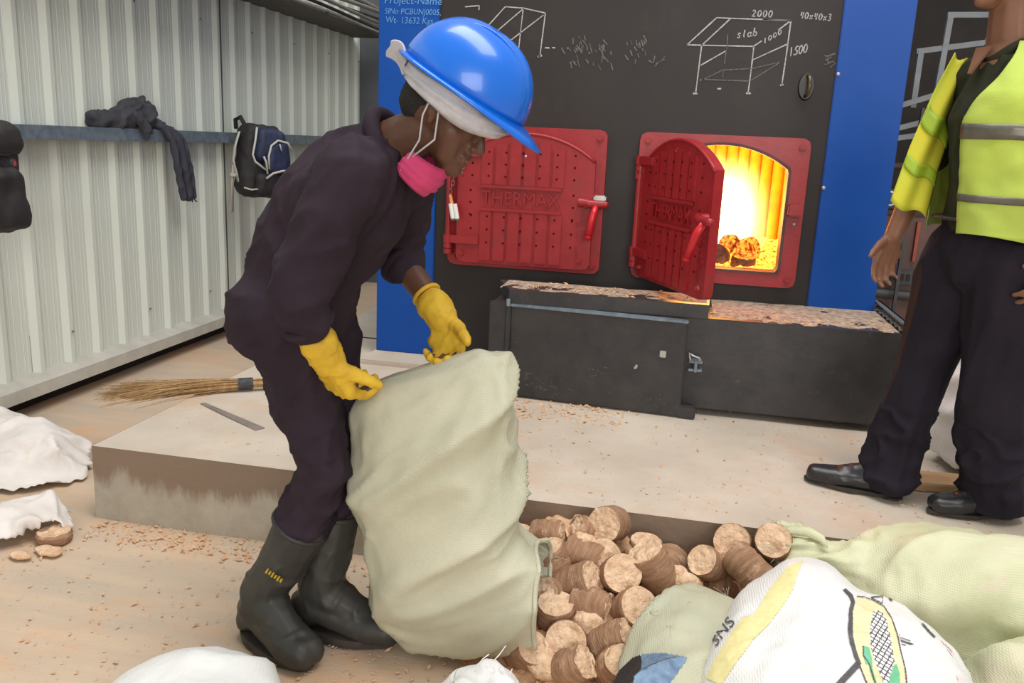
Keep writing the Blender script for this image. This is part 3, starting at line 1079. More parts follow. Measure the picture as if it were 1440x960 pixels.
cyl(bm, (-.690, 3.440, .655), (-.690, 3.440, .684), .009, n=10)
obj('hinge_pin', bm, M['galv'], adoor, True, 0.6)
bm = B()
box(bm, (.045, 3.450, .2595), (.115, 3.480, .312))
obj('corner_tab', ond(bm), M['boxblack'], adoor, bevel=0.005)
bm = B()   # little bright welded lug on the door
box(bm, (-.045, 3.442, .505), (-.020, 3.454, .532))
obj('lug', ond(bm), M['bolt'], adoor, bevel=0.002)
bm = B()
prism(bm, [(-.146, .446), (-.138, .462), (-.130, .460), (-.132, .448), (-.140, .442)], 'y', 3.4495, 3.453)
obj('chipped_spot', ond(bm), M['bolt'], adoor)
rs = random.Random(9)
bm = B()   # chalky scratches low on the door
for i in range(46):
    x, z = rs.choice(((-.58, .335), (-.52, .32), (-.48, .31), (-.05, .33), (-.30, .42))), 0
    x, z = x[0] + rs.gauss(0, .035), x[1] + rs.gauss(0, .022)
    a_ = rs.uniform(0, 3.1)
    l_ = rs.uniform(.006, .022)
    ln = [(x + l_ * t * math.cos(a_ + t * .8), z + l_ * t * math.sin(a_ + t * .8)) for t in (0, .5, 1)]
    if -.66 < x < .03 and .275 < z < .64:
        prev = None
        for u, v in ln:
            q_ = (bm.verts.new((u, 3.4505, v + .0011)), bm.verts.new((u, 3.4505, v - .0011)))
            if prev:
                bm.faces.new((prev[0], prev[1], q_[1], q_[0]))
            prev = q_
o = obj('scratches', ond(bm), M['chalkdim'], adoor)
o['kind'] = 'stuff'
# toggle latch
bm = B()
box(bm, (.068, 3.415, .486), (.122, 3.465, .496))
box(bm, (.068, 3.415, .452), (.122, 3.465, .462))
latch = obj('latch', bm, M['galv'], ash, bevel=0.002)
bm = B()
tube(bm, [(.076, 3.41, .490), (.070, 3.405, .512), (.066, 3.405, .530), (.082, 3.405, .520), (.108, 3.408, .512), (.112, 3.41, .495)], .004, 8)
obj('latch_hook', bm, M['bolt'], latch, True)
bm = B()
cyl(bm, (.096, 3.408, .453), (.096, 3.408, .498), .007, n=10)
obj('latch_pin', bm, M['galv'], latch, True, 0.6)
# bolted angle bracket at the right end
bm = B()
prism(bm, [(3.50, .702), (4.05, .702), (4.05, .640), (3.50, .640)], 'x', .885, .893)
prism(bm, [(3.50, .702), (4.05, .702), (4.05, .696), (3.50, .696)], 'x', .865, .893)
br = obj('angle_bracket', bm, M['column'], ash)
for i in range(7):
    bm = B()
    cyl(bm, (.885, 3.55 + i * .075, .672), (.870, 3.55 + i * .075, .672), .011, .010, 8)
    obj('bolt', bm, M['bolt'], br)
# pale dust lying on the box
def dust_patch(name, x0, x1, y0, y1, z, n, rng, mat, label, big=1.0, cat='sawdust'):
    bm = B()
    for i in range(n):
        x = rng.uniform(x0, x1)
        y = rng.uniform(y0, y1)
        zz = z(x, y) if callable(z) else z
        if zz is None:
            continue
        s = rng.choice((.0022, .0026, .003, .0038, .005, .0085)) * big
        R = Euler((rng.uniform(-.4, .4), rng.uniform(-.4, .4), rng.uniform(0, 6.3))).to_matrix()
        q = [R @ V((s * rng.uniform(.6, 2.2), s * rng.uniform(-.3, .3), 0)), R @ V((0, s * rng.uniform(.4, 1), 0)), R @ V((-s * rng.uniform(.6, 2), 0, 0)), R @ V((0, -s * rng.uniform(.4, 1), 0))]
        low = min(v.z for v in q)
        c = V((x, y, zz - low))
        vs = [bm.verts.new(c + v) for v in q]
        t = bm.verts.new(c + V((0, 0, s * .55)))
        for a in range(4):
            bm.faces.new((vs[a], vs[(a + 1) % 4], t))
        bm.faces.new(vs[::-1])
    o = obj(name, bm, mat)
    return tag(o, label, cat, kind='stuff')
# ---
def dust_film(name, x0, x1, y0, y1, z, seed, mat, label, nx=110, ny=22, th=.02, h=.0028):
    """thin uneven layer of sawdust with a ragged outline"""
    bm = B()
    gr = []
    for j in range(ny + 1):
        row = []
        for i in range(nx + 1):
            x, y = x0 + (x1 - x0) * i / nx, y0 + (y1 - y0) * j / ny
            e = min(1, (y - y0) / (y1 - y0) * 5 + .25) if j < ny / 2 else 1
            v = fn((x, y, seed), 9, seed, 4) * .5 + .12 + (e - 1) * .40 + .25 * j / ny
            row.append(bm.verts.new((x, y, z + min(h, max(-.003, (v - th) * h * 2)))))
        gr.append(row)
    for j in range(ny):
        for i in range(nx):
            q = (gr[j][i], gr[j][i + 1], gr[j + 1][i + 1], gr[j + 1][i])
            if max(v.co.z for v in q) > z + .0005:
                bm.faces.new(q)
    bmesh.ops.delete(bm, geom=[v for v in bm.verts if not v.link_faces], context='VERTS')
    return tag(obj(name, bm, mat, smooth=True), label, 'sawdust', kind='stuff')
rg = random.Random(11)
dust_film('sawdust', -.74, .12, 3.47, 3.69, .722, 2.0, M['dust'], 'layer of tan sawdust on the raised lid of the black ash box')
dust_film('sawdust', .15, .86, 3.47, 3.94, .665, 5.0, M['dust'], 'layer of tan sawdust on the lower right top of the ash box', th=-.05)
dust_patch('sawdust_crumbs', -.70, .85, 3.49, 3.69, lambda x, y: (.7225 if x < .12 else .666), 420, rg, M['crumb'], 'small sawdust crumbs scattered over the top of the ash box')
dust_patch('sawdust_crumbs', -.9, 1.5, 2.45, 3.58, SLAB_Z, 1100, rg, M['crumb'], 'sawdust crumbs scattered over the pale platform in front of the ash box', .75)
dust_patch('sawdust_crumbs', -.74, -.15, 3.18, 3.44, SLAB_Z, 520, rg, M['crumb'], 'line of coarse sawdust along the foot of the ash box door', 1.1)
dust_patch('sawdust_crumbs', -1.8, -1.0, 2.45, 2.9, SLAB_Z, 60, rg, M['crumb'], 'few sawdust crumbs on the left end of the platform', .8)
dust_patch('sawdust_crumbs', -2.2, -1.0, 1.45, 2.38, 0.0, 700, rg, M['crumb'], 'sawdust crumbs scattered over the floor left of the dark boots', .75)
dust_patch('sawdust_crumbs', -1.0, -.2, 1.5, 2.38, 0.0, 1100, rg, M['crumb'], 'coarse sawdust around the boots of the bent worker', .9)
dust_patch('sawdust_crumbs', -1.85, -1.0, 2.25, 2.395, 0.0, 380, rg, M['crumb'], 'sawdust gathered along the foot of the concrete platform', 1.1)

# ================================================================== CHAIN WITH TAGS on the left door's hinge
cx, cy = -1.025, 3.835
tagc = thing('tag_chain', 'short steel chain with white tags hanging at the left hinge of the shut door', 'chain', (cx, cy, 1.29))
def chain_link(c, rot, s=1.0, parent=tagc):
    bm = B()
    pts = []
    for i in range(14):
        a = 2 * PI * i / 14
        p = V((.006 * s * math.cos(a), 0, .0125 * s * math.sin(a)))
        pts.append(V(c) + rot @ p)
    tube(bm, pts, .0022 * s, 6, closed=True)
    return obj('chain_link', bm, M['chain'], parent, True)
z = 1.285
for i in range(11):
    chain_link((cx - .0035 * i + rg.uniform(-.002, .002), cy - .003, z - .0195 * i), Euler((0, rg.uniform(-.2, .2), (PI / 2) * (i % 2) + .3)).to_matrix())
for i, (dx, dz) in enumerate(((.012, -.07), (.02, -.085), (.012, -.10), (-.02, -.082), (-.012, -.066), (.018, -.115))):
    chain_link((cx + dx, cy - .008, z + dz), Euler((.5 * i, .7 * i, 1.1 * i)).to_matrix())
bm = B()
cyl(bm, (cx - .038, cy - .004, 1.075), (cx - .028, cy - .006, 1.03), .007, .009, 10)
obj('tag_neck', bm, M['cork'], tagc, True, 0.6)
for dx in (0, .02):
    bm = B()
    p0, p1 = V((cx - .034 + dx, cy - .008, 1.035)), V((cx - .020 + dx, cy - .01, .968))
    cyl(bm, p0, p1, .0105, n=12)
    t = obj('tag_tube', bm, M['tagwhite'], tagc, True, 0.6)
    bm = B()
    cyl(bm, p1, p1 + (p1 - p0).normalized() * .008, .0105, .008, 12)
    obj('tag_end', bm, M['taggreen'], t, True, 0.6)

# ================================================================== BROOM and steel strip on the platform
broom = thing('broom', 'bundle broom of tan palm ribs bound with grey wire on the platform edge', 'broom', (-1.75, 3.13, SLAB_Z))
h0, h1 = V((-1.66, 3.20, SLAB_Z + .032)), V((-2.17, 2.90, SLAB_Z + .028))
ax = (h1 - h0).normalized()
sd = V((-ax.y, ax.x, 0))
rb = random.Random(5)
bm = B()
for i in range(230):
    a, rr_ = rb.uniform(0, 2 * PI), math.sqrt(rb.random())
    o0 = sd * (.020 * rr_ * math.cos(a)) + V((0, 0, .020 * rr_ * math.sin(a)))
    spread = rb.gauss(0, 1)
    L_ = rb.uniform(.42, .60)
    pts = []
    for k in range(5):
        t = k / 4
        p = h0 + ax * (.07 + L_ * t) + o0 * (1 + .8 * t) + sd * (spread * .055 * t * t * 1.2) + V((0, 0, -.012 * t * t + .012 * math.sin(3 * t + a) * t))
        p.z = max(p.z, SLAB_Z + .003 if p.x > SLAB_X else .1)
        pts.append(p)
    tube(bm, pts, [.0026, .0024, .002, .0014, .0007], 4)
o = obj('bristles', bm, M['straw'], broom, True)
o['kind'] = 'stuff'
bm = B()
for i in range(34):
    a, rr_ = rb.uniform(0, 2 * PI), math.sqrt(rb.random())
    o0 = sd * (.019 * rr_ * math.cos(a)) + V((0, 0, .019 * rr_ * math.sin(a)))
    tube(bm, [h0 + o0 - ax * rb.uniform(0, .05), h0 + ax * .05 + o0 * .95, h0 + ax * .12 + o0], .0036, 5)
o = obj('handle', bm, M['straw'], broom, True)
bm = B()
for i in range(13):
    c = h0 + ax * (.065 + .0046 * i)
    tube(bm, [c + sd * .0235 * math.cos(2 * PI * k / 18) + V((0, 0, .0235 * math.sin(2 * PI * k / 18))) for k in range(18)], .0027, 6, closed=True)
obj('wire_binding', bm, M['wire'], broom, True)
bm = B()
p0, p1 = V((-1.807, 2.935, SLAB_Z)), V((-1.452, 2.728, SLAB_Z))
dd = (p1 - p0).normalized()
nn = V((-dd.y, dd.x, 0)) * .016
q = [p0 + nn * .6, p0 - nn * .6, p1 - nn * 1.2, p1 + nn * 1.2]
A = [bm.verts.new(p + V((0, 0, .001))) for p in q]
Bv = [bm.verts.new(p + V((0, 0, .005))) for p in q]
bm.faces.new(A[::-1])
bm.faces.new(Bv)
for i in range(4):
    bm.faces.new((A[i], A[(i + 1) % 4], Bv[(i + 1) % 4], Bv[i]))
tag(obj('steel_strip', bm, M['flat'], bevel=0.0008), 'flat steel strip lying on the platform in front of the broom', 'strip')

# ================================================================== BAGS AND JACKET on the wall rail
def blob_obj(name, caps, mat, parent, voxel=.01, smooth=3, disp=None):
    bm = B()
    for c in caps:
        cap(bm, *c)
    me = remesh(bm, voxel, smooth)
    if disp:
        displace(me, disp)
    return mobj(name, me, mat, parent, True)

bp = thing('backpack', 'navy and black backpack with pale piping hung on the wall rail', 'backpack', (-2.75, 5.2, 1.24))
def rbox_mesh(lo, hi, r, nz=0.006, taper=1.0, seed=0.0, voxel=.012):
    bm = B()
    pts = [(x, y, z_) for x in (lo[0] + r, hi[0] - r) for y in (lo[1] + r, hi[1] - r) for z_ in (lo[2] + r, hi[2] - r)]
    cyc = (lo[1] + hi[1]) / 2
    for p in pts:
        k = taper if p[2] > (lo[2] + hi[2]) / 2 else 1.0
        ball(bm, (lo[0] + r + (p[0] - lo[0] - r) * k, cyc + (p[1] - cyc) * k, p[2]), r, 3)
    bmesh.ops.convex_hull(bm, input=bm.verts)
    bmesh.ops.delete(bm, geom=[v for v in bm.verts if not v.link_faces], context='VERTS')
    me = remesh(bm, voxel, 2)
    displace(me, lambda c, n: nz * fn(c, 9, seed))
    return me
tilt = Matrix.Translation((-2.70, 5.16, 1.34)) @ Matrix.Rotation(-.10, 4, 'X') @ Matrix.Rotation(-.72, 4, 'Z') @ Matrix.Diagonal((.9, .82, 1, 1)) @ Matrix.Translation((2.72, -5.2, -1.34))
def bagpart(name, me, mat, parent):
    me.transform(tilt)
    return mobj(name, me, mat, parent, True)
main = bagpart('main_compartment', rbox_mesh((-2.835, 5.03, .905), (-2.62, 5.38, 1.36), .07, .012, .82, 1.0), M['bagblack'], bp)
up = bagpart('upper_pocket', rbox_mesh((-2.70, 5.12, 1.12), (-2.575, 5.38, 1.335), .05, .008, .8, 2.0), M['bagblue'], bp)
fp = bagpart('front_pocket', rbox_mesh((-2.66, 5.19, 1.05), (-2.545, 5.40, 1.26), .045, .008, .72, 3.0), M['bagblue'], bp)
lp = bagpart('lower_pocket', rbox_mesh((-2.68, 5.12, .91), (-2.555, 5.40, 1.06), .05, .01, 1.0, 4.0), M['bagblack'], bp)
def bagtube(name, pts, r, mat, parent, flat=None):
    bm = B()
    tube(bm, [tilt @ V(p) for p in pts], r, 8, flat=flat)
    return obj(name, bm, mat, parent, True)
bagtube('piping', [(-2.60, 5.13, 1.33), (-2.575, 5.11, 1.25), (-2.57, 5.09, 1.16), (-2.57, 5.11, 1.12), (-2.56, 5.19, 1.075)], .007, M['piping'], up)
bagtube('piping', [(-2.555, 5.215, 1.08), (-2.545, 5.205, 1.16), (-2.55, 5.225, 1.225), (-2.56, 5.28, 1.262), (-2.565, 5.36, 1.255), (-2.56, 5.39, 1.22)], .007, M['piping'], fp)
bagtube('piping', [(-2.545, 5.19, 1.02), (-2.54, 5.24, 1.055), (-2.54, 5.31, 1.075), (-2.55, 5.40, 1.085)], .007, M['piping'], lp)
bagtube('piping', [(-2.60, 5.04, .955), (-2.58, 5.09, .945), (-2.575, 5.16, .955)], .005, M['piping'], main)
bagtube('shoulder_strap', [(-2.72, 5.04, 1.30), (-2.70, 5.0, 1.20), (-2.69, 4.985, 1.12), (-2.70, 5.02, 1.04), (-2.71, 5.04, .99)], .012, M['piping'], bp, (.5, 1.6))
ls = bagtube('hanging_strap', [(-2.69, 4.99, 1.09), (-2.685, 4.985, .98), (-2.69, 4.99, .80)], .016, M['strap'], bp, (.2, 1, (1, 0, 0)))
bagtube('buckle', [(-2.683, 4.965, 1.03), (-2.683, 5.015, 1.03)], .012, M['strap'], ls, (.6, 1.3))
bagtube('grab_handle', [(-2.83, 5.06, 1.33), (-2.85, 5.06, 1.385), (-2.80, 5.08, 1.40), (-2.76, 5.1, 1.35)], .014, M['bagblack'], bp)
bagtube('side_clip', [(-2.548, 5.165, 1.155), (-2.545, 5.185, 1.12), (-2.55, 5.20, 1.05)], .012, M['piping'], bp, (.5, 1.2))
bagtube('zip_pull', [(-2.54, 5.285, 1.24), (-2.535, 5.30, 1.20)], .008, M['piping'], fp, (.5, 1.2))

bk = thing('backpack', 'black backpack with a small red badge hanging at the left edge of the wall', 'backpack', (-2.72, 3.02, 1.2))
def bpart(name, lo, hi, r, mat, parent, seed, taper=.85):
    return mobj(name, rbox_mesh(lo, hi, r, .012, taper, seed), mat, parent, True)
bmain = bpart('main_compartment', (-2.84, 2.63, .875), (-2.60, 3.045, 1.29), .085, M['bagblack'], bk, 6.0, .95)
bpart('front_pocket', (-2.66, 2.67, .89), (-2.55, 3.01, 1.14), .055, M['bagblack'], bk, 7.0)
bpart('top_flap', (-2.83, 2.64, 1.17), (-2.58, 3.035, 1.31), .055, M['bagblack'], bk, 8.0, .97)
bm = B()
tube(bm, [(-2.59, 2.63, 1.185), (-2.585, 2.8, 1.195), (-2.60, 2.94, 1.188), (-2.67, 2.98, 1.18)], .006, 8)
obj('seam', bm, M['jacket'], bmain, True)
bm = B()
prism(bm, [(2.955 + .009 * math.cos(a) * (1 if abs(math.sin(a)) < .9 else .8), 1.155 + .016 * math.sin(a)) for a in [2 * PI * i / 14 for i in range(14)]], 'x', -2.62, -2.590)
bd = obj('badge', bm, M['jacket'], bmain)
bm = B()
box(bm, (-2.592, 2.950, 1.146), (-2.587, 2.960, 1.164))
obj('badge_mark', bm, M['badge'], bd)
bm = B()
tube(bm, [(-2.80, 2.75, 1.28), (-2.87, 2.77, 1.33), (-2.89, 2.82, 1.31)], .012, 8)
obj('grab_handle', bm, M['bagblack'], bk, True)

jk = thing('jacket', 'crumpled charcoal jacket thrown over the wall rail with one sleeve hanging', 'jacket', (-2.86, 4.050, 1.30))
jf = lambda c, n: .018 * (folds(c, (.2, .8, .5), 17, 2.0, .3) - .3) + .010 * fn(c, 12, 4)
blob_obj('jacket_body', [((-2.87, 3.810, 1.335), .032, (-2.87, 4.050, 1.345), .045), ((-2.86, 3.800, 1.35), .03, (-2.86, 4.000, 1.37), .03), ((-2.87, 4.000, 1.36), .05, (-2.87, 4.210, 1.385), .06),
                         ((-2.87, 4.130, 1.40), .05, (-2.88, 4.250, 1.415), .03), ((-2.88, 4.070, 1.42), .03, (-2.88, 4.190, 1.45), .032), ((-2.86, 4.200, 1.345), .04, (-2.86, 4.370, 1.325), .02)], M['jacket'], jk, .009, 2, jf)
blob_obj('collar_flap', [((-2.83, 4.070, 1.375), .022, (-2.815, 4.140, 1.31), .024), ((-2.815, 4.140, 1.31), .024, (-2.81, 4.150, 1.265), .010), ((-2.83, 4.110, 1.38), .02, (-2.815, 4.180, 1.29), .016)], M['jacket'], jk, .007, 2, lambda c, n: .006 * ridge(c, 20, 7))
me_caps = []
sl = [(-2.86, 4.26, 1.335, .024), (-2.825, 4.34, 1.318, .036), (-2.795, 4.40, 1.25, .052), (-2.79, 4.43, 1.12, .058), (-2.79, 4.455, 1.02, .056), (-2.79, 4.475, .935, .054)]
for a, b in zip(sl, sl[1:]):
    me_caps.append((a[:3], a[3] * .45, b[:3], b[3] * .45))
    me_caps.append(((a[0], a[1] - a[3], a[2]), a[3] * .30, (b[0], b[1] - b[3], b[2]), b[3] * .30))
    me_caps.append(((a[0], a[1] + a[3], a[2]), a[3] * .30, (b[0], b[1] + b[3], b[2]), b[3] * .30))
o = blob_obj('hanging_sleeve', me_caps, M['jacketlining'], jk, .007, 3, lambda c, n: .007 * ridge((c[0], c[1], c[2] * .25), 26, 3))
bm = B()
tube(bm, [(-2.79, 4.505, .94), (-2.785, 4.525, .92), (-2.785, 4.545, .905)], .004, 6)
tube(bm, [(-2.79, 4.50, .935), (-2.785, 4.505, .915), (-2.785, 4.50, .905)], .003, 6)
obj('loose_thread', bm, M['jacket'], jk, True)

# ================================================================== FAR RIGHT: rails, machine, plank, white sack
rl = thing('stair_rail', 'pale grey steel stair stringers and handrail beyond the blue panel', 'railing', (1.35, 5.5, SLAB_Z))
def bar(name, p0, p1, w, mat, parent, d=.03):
    bm = B()
    p0, p1 = V(p0), V(p1)
    t = (p1 - p0)
    q = t.to_track_quat('Z', 'Y').to_matrix().to_4x4()
    bmesh.ops.create_cube(bm, size=1, matrix=Matrix.Translation((p0 + p1) / 2) @ q @ Matrix.Diagonal((w, d, t.length, 1)))
    return obj(name, bm, mat, parent)
bar('stringer', (.95, 5.5, 1.55), (2.6, 5.5, 2.14), .085, M['rail'], rl)
bar('stringer', (.95, 5.52, 1.43), (2.6, 5.52, 1.94), .022, M['rail'], rl)
bar('stringer', (.95, 5.52, 1.40), (2.2, 5.52, 1.64), .016, M['rail'], rl)
bar('baluster', (1.243, 5.5, 1.62), (1.243, 5.5, 1.94), .03, M['rail'], rl)
bar('baluster', (1.360, 5.5, 1.70), (1.372, 5.5, 2.13), .032, M['rail'], rl)
bar('baluster', (1.60, 5.5, 1.74), (1.61, 5.5, 2.18), .032, M['rail'], rl)
bar('handrail', (1.22, 5.5, 1.93), (1.60, 5.5, 1.99), .022, M['rail'], rl)
bar('handrail', (1.355, 5.5, 2.13), (2.4, 5.5, 2.15), .022, M['rail'], rl)
bar('post', (1.30, 5.5, SLAB_Z), (1.30, 5.5, 1.62), .018, M['greymachine'], rl)
bar('post', (1.61, 5.5, 2.0), (1.66, 5.5, 2.9), .085, M['skylt'], rl, .05)
bar('post', (2.5, 5.5, SLAB_Z), (2.5, 5.5, 2.15), .05, M['rail'], rl)

mc = thing('machine', 'brown machine with pipes and a dark slotted guard beyond the blue panel', 'machine', (1.42, 5.8, SLAB_Z))
bm = B()
box(bm, (1.0, 5.62, SLAB_Z), (1.95, 6.5, .98))
mb = obj('machine_body', bm, M['machine'], mc, bevel=0.02)
for i in range(4):
    bar('rib', (1.17 + .075 * i, 5.6, .72), (1.17 + .075 * i, 5.6, .96), .018, M['orangepipe'], mc)
bm = B()
box(bm, (1.12, 5.58, .57), (1.48, 5.63, .665))
gd = obj('guard', bm, M['greymachine'], mc, bevel=0.01)
for i in range(6):
    bm = B()
    box(bm, (1.19 + .035 * i, 5.572, .60), (1.212 + .035 * i, 5.585, .64))
    obj('slot', bm, M['dark'], gd)
bm = B()
cyl(bm, (1.08, 5.6, .515), (1.52, 5.6, .50), .03, n=14)
obj('roller', bm, M['greymachine'], mc, True, 0.6)
bm = B()
cyl(bm, (1.34, 5.7, .98), (1.34, 5.7, 1.32), .022, n=12)
obj('red_oxide_pipe', bm, M['orangepipe'], mc, True, 0.6)
bm = B()
for z_, x0_, x1_ in ((1.28, 1.15, 1.48), (1.12, 1.1, 1.5), (1.03, 1.1, 1.45)):
    cyl(bm, (x0_, 5.72, z_), (x1_, 5.72, z_ + .01), .02, n=12)
pp = obj('pipework', bm, M['machine'], mc, True, 0.6)
bm = B()
cyl(bm, (1.22, 5.66, 1.09), (1.22, 5.63, 1.09), .045, n=20)
gg = obj('gauge', bm, M['bolt'], mc, True, 0.6)
bm = B()
cyl(bm, (1.22, 5.632, 1.09), (1.22, 5.627, 1.09), .036, n=20)
obj('gauge_face', bm, M['blue'], gg)
bm = B()
box(bm, (2.05, 5.75, SLAB_Z), (3.0, 6.5, 1.9))
dk = obj('cabinet', bm, M['greymachine'], bevel=0.02)
tag(dk, 'plain grey cabinet standing behind the man in the bright vest', 'cabinet')

pl = thing('plank', 'rough wooden plank lying on the platform behind the dark trousers', 'plank', (1.2, 2.93, SLAB_Z))
bm = B()
box(bm, (.72, 2.895, SLAB_Z + .001), (2.1, 3.02, SLAB_Z + .030), Euler((0, 0, .06)).to_matrix())
obj('board', bm, M['wood'], pl, bevel=0.003)

# ================================================================== SACKS
def loft(rings, closed_ends=(True, True)):
    """grid surface through rings of equal point count"""
    bm = B()
    R = [[bm.verts.new(p) for p in r] for r in rings]
    n = len(R[0])
    for i in range(len(R) - 1):
        for j in range(n):
            bm.faces.new((R[i][j], R[i][(j + 1) % n], R[i + 1][(j + 1) % n], R[i + 1][j]))
    for e, r, fl in ((closed_ends[0], R[0], True), (closed_ends[1], R[-1], False)):
        if e:
            c = bm.verts.new(sum((v.co for v in r), V()) / n)
            for j in range(n):
                q = (r[j], r[(j + 1) % n], c)
                bm.faces.new(q[::-1] if fl else q)
    return bm

def catmull(keys, m):
    """interpolate rows of numbers through all keys, m rows out"""
    out = []
    k = len(keys)
    for q in range(m):
        s = (k - 1) * q / (m - 1)
        i = min(int(s), k - 2)
        t = s - i
        p = [keys[max(0, min(k - 1, i + d))] for d in (-1, 0, 1, 2)]
        row = []
        for a, b, c, d in zip(*p):
            row.append(0.5 * ((2 * b) + (c - a) * t + (2 * a - 5 * b + 4 * c - d) * t * t + (3 * b - a - 3 * c + d) * t ** 3))
        out.append(row)
    return out

def spine_sack(keys, n=72, m=60, e=2.4, end=(True, True)):
    """keys: (x,y,z, half width, half height, roll) sections square to the path"""
    rows = catmull(keys, m)
    rings = []
    for i, r in enumerate(rows):
        a = V(rows[max(0, i - 1)][:3])
        b = V(rows[min(m - 1, i + 1)][:3])
        t = (b - a).normalized()
        side = t.cross(V((0, 0, 1)))
        side = side.normalized() if side.length > .05 else V((1, 0, 0))
        up = side.cross(t).normalized()
        ro = r[5] if len(r) > 5 else 0
        side, up = side * math.cos(ro) + up * math.sin(ro), up * math.cos(ro) - side * math.sin(ro)
        ring = []
        for j in range(n):
            th = 2 * PI * j / n
            c, s = math.cos(th), math.sin(th)
            ring.append(V(r[:3]) + side * r[3] * math.copysign(abs(c) ** (2 / e), c) + up * r[4] * math.copysign(abs(s) ** (2 / e), s))
        rings.append(ring)
    return loft(rings, end)

def settle(me, zmin, f):
    """displace, then lie flat on the ground at zmin(x,y)"""
    displace(me, f)
    for v in me.vertices:
        z = zmin(v.co.x, v.co.y) if callable(zmin) else zmin
        if v.co.z < z:
            v.co.z = z + .0005
    me.update()

def sub_mesh(bm, k=1):
    bmesh.ops.recalc_face_normals(bm, faces=bm.faces)
    me = bpy.data.meshes.new('t')
    bm.to_mesh(me)
    bm.free()
    o = bpy.data.objects.new('t', me)
    COL.objects.link(o)
    md = o.modifiers.new('s', 'SUBSURF')
    md.levels = k
    md.render_levels = k
    dg = bpy.context.evaluated_depsgraph_get()
    dg.update()
    out = bpy.data.meshes.new_from_object(o.evaluated_get(dg))
    bpy.data.objects.remove(o)
    bpy.data.meshes.remove(me)
    return out

def frays(name, pts, dirs, n, length, mat, parent, rng, r=.0006):
    bm = B()
    for i in range(n):
        k = rng.randrange(len(pts))
        p = V(pts[k])
        d = (V(dirs[k % len(dirs)]) + V((rng.gauss(0, .5), rng.gauss(0, .5), rng.gauss(0, .5)))).normalized()
        b = V((rng.gauss(0, .4), rng.gauss(0, .4), rng.gauss(-.2, .4)))
        l = length * rng.uniform(.4, 1.2)
        tube(bm, [p, p + d * l * .35 + b * l * .06, p + d * l * .7 + b * l * .25, p + d * l + b * l * .55], r, 4)
    o = obj(name, bm, mat, parent, True)
    o['kind'] = 'stuff'
    return o

# ---- the sack being emptied by the worker: mouth at lower right
SK = [  # L(x,z) R(x,z) depth centre y
    (-.735, .715, -.46, .830, .022, 1.96), (-.755, .690, -.415, .825, .060, 1.96), (-.775, .630, -.375, .785, .105, 1.96), (-.765, .530, -.364, .69, .14, 1.96),
    (-.765, .42, -.356, .58, .155, 1.965), (-.752, .30, -.350, .47, .165, 1.97), (-.725, .165, -.348, .41, .165, 1.975), (-.655, .055, -.342, .380, .16, 1.98),
    (-.54, .012, -.334, .362, .15, 1.99), (-.41, .008, -.316, .345, .135, 2.0), (-.275, .03, -.292, .322, .125, 2.01)]
rows = catmull(SK, 90)
rings = []
NS = 96
for r in rows:
    L_, R_ = V((r[0], r[5], r[1])), V((r[2], r[5], r[3]))
    mid, hf = (L_ + R_) / 2, (R_ - L_) / 2
    ring = []
    for j in range(NS):
        th = 2 * PI * j / NS
        c, s = math.cos(th), math.sin(th)
        ring.append(mid + hf * math.copysign(abs(c) ** .85, c) + V((0, r[4] * math.copysign(abs(s) ** .8, s), 0)))
    rings.append(ring)
me = sub_mesh(loft(rings, (True, False)), 0)
def held(c, n):
    top = max(0, (c.z - .45) / .4)
    v = .034 * (folds(c, (.78, .1, .58), 4.6, 3.1, .14, .2) - .35) + .013 * (folds(c, (.70, -.1, .62), 9, 8.0, .10, .2) - .3) + .004 * (folds(c, (.8, .2, .45), 17, 14.0, .10, .25) - .3) + .008 * fn(c, 3, 2)
    v += top * .016 * (folds(c, (.25, 0, 1), 11, 5.0, .10, .2) - .3)
    return v * max(.12, min(1, ((.5 * (c.x + .6) + .79) - c.z) / .10))
settle(me, 0.001, held)
b_ = B()
b_.from_mesh(me)
for _ in range(5):
    bmesh.ops.smooth_vert(b_, verts=[v for v in b_.verts if not v.is_boundary], factor=.5)
b_.to_mesh(me)
b_.free()
sack = mobj('sack', me, M['sackgreen'], None, True)
sd_ = sack.modifiers.new('thickness', 'SOLIDIFY')
sd_.thickness = .002
tag(sack, 'pale green woven sack held up by its corners and emptied onto the briquettes', 'sack')
bm = B()
ring = [v.co.copy() for v in me.vertices[(len(rows) - 1) * NS:len(rows) * NS]]
tube(bm, [p + V((.003, 0, 0)) for p in ring], .007, 6, closed=True)
obj('mouth_hem', bm, M['sackgreen'], sack, True)
rg = random.Random(21)
frays('frayed_thread', ring, [(1, -.2, 0)], 16, .035, M['sackgreen'], sack, rg)

# ---- big lime-tinted sack lying across the right, its mouth open on the left
def zground(x, y):
    return SLAB_Z if y > SLAB_Y else 0.0
KG = [(.350, 2.335, .225, .060, .060), (.385, 2.325, .228, .075, .072), (.44, 2.305, .222, .082, .075), (.52, 2.28, .20, .105, .10), (.62, 2.265, .185, .14, .15), (.74, 2.245, .185, .175, .185), (.90, 2.22, .19, .20, .195), (1.06, 2.19, .185, .21, .19),
      (1.2, 2.15, .175, .20, .175), (1.3, 2.12, .16, .16, .14), (1.36, 2.07, .15, .05, .06)]
me = sub_mesh(spine_sack(KG, 84, 90, 2.3, (False, True)), 0)
def gf(c, n):
    neck = max(0, min(1, (.68 - c.x) / .25))
    return .036 * (folds(c, (.80, .15, .40), 6.0, 2.2, .14) - .3) + .014 * fn(c, 4.5, 9) + neck * .020 * (folds(c, (1, -.1, 0), 20, 4, .12) - .3) + .008 * (folds(c, (.2, .9, .3), 15, 6, .25) - .3)
displace(me, gf)
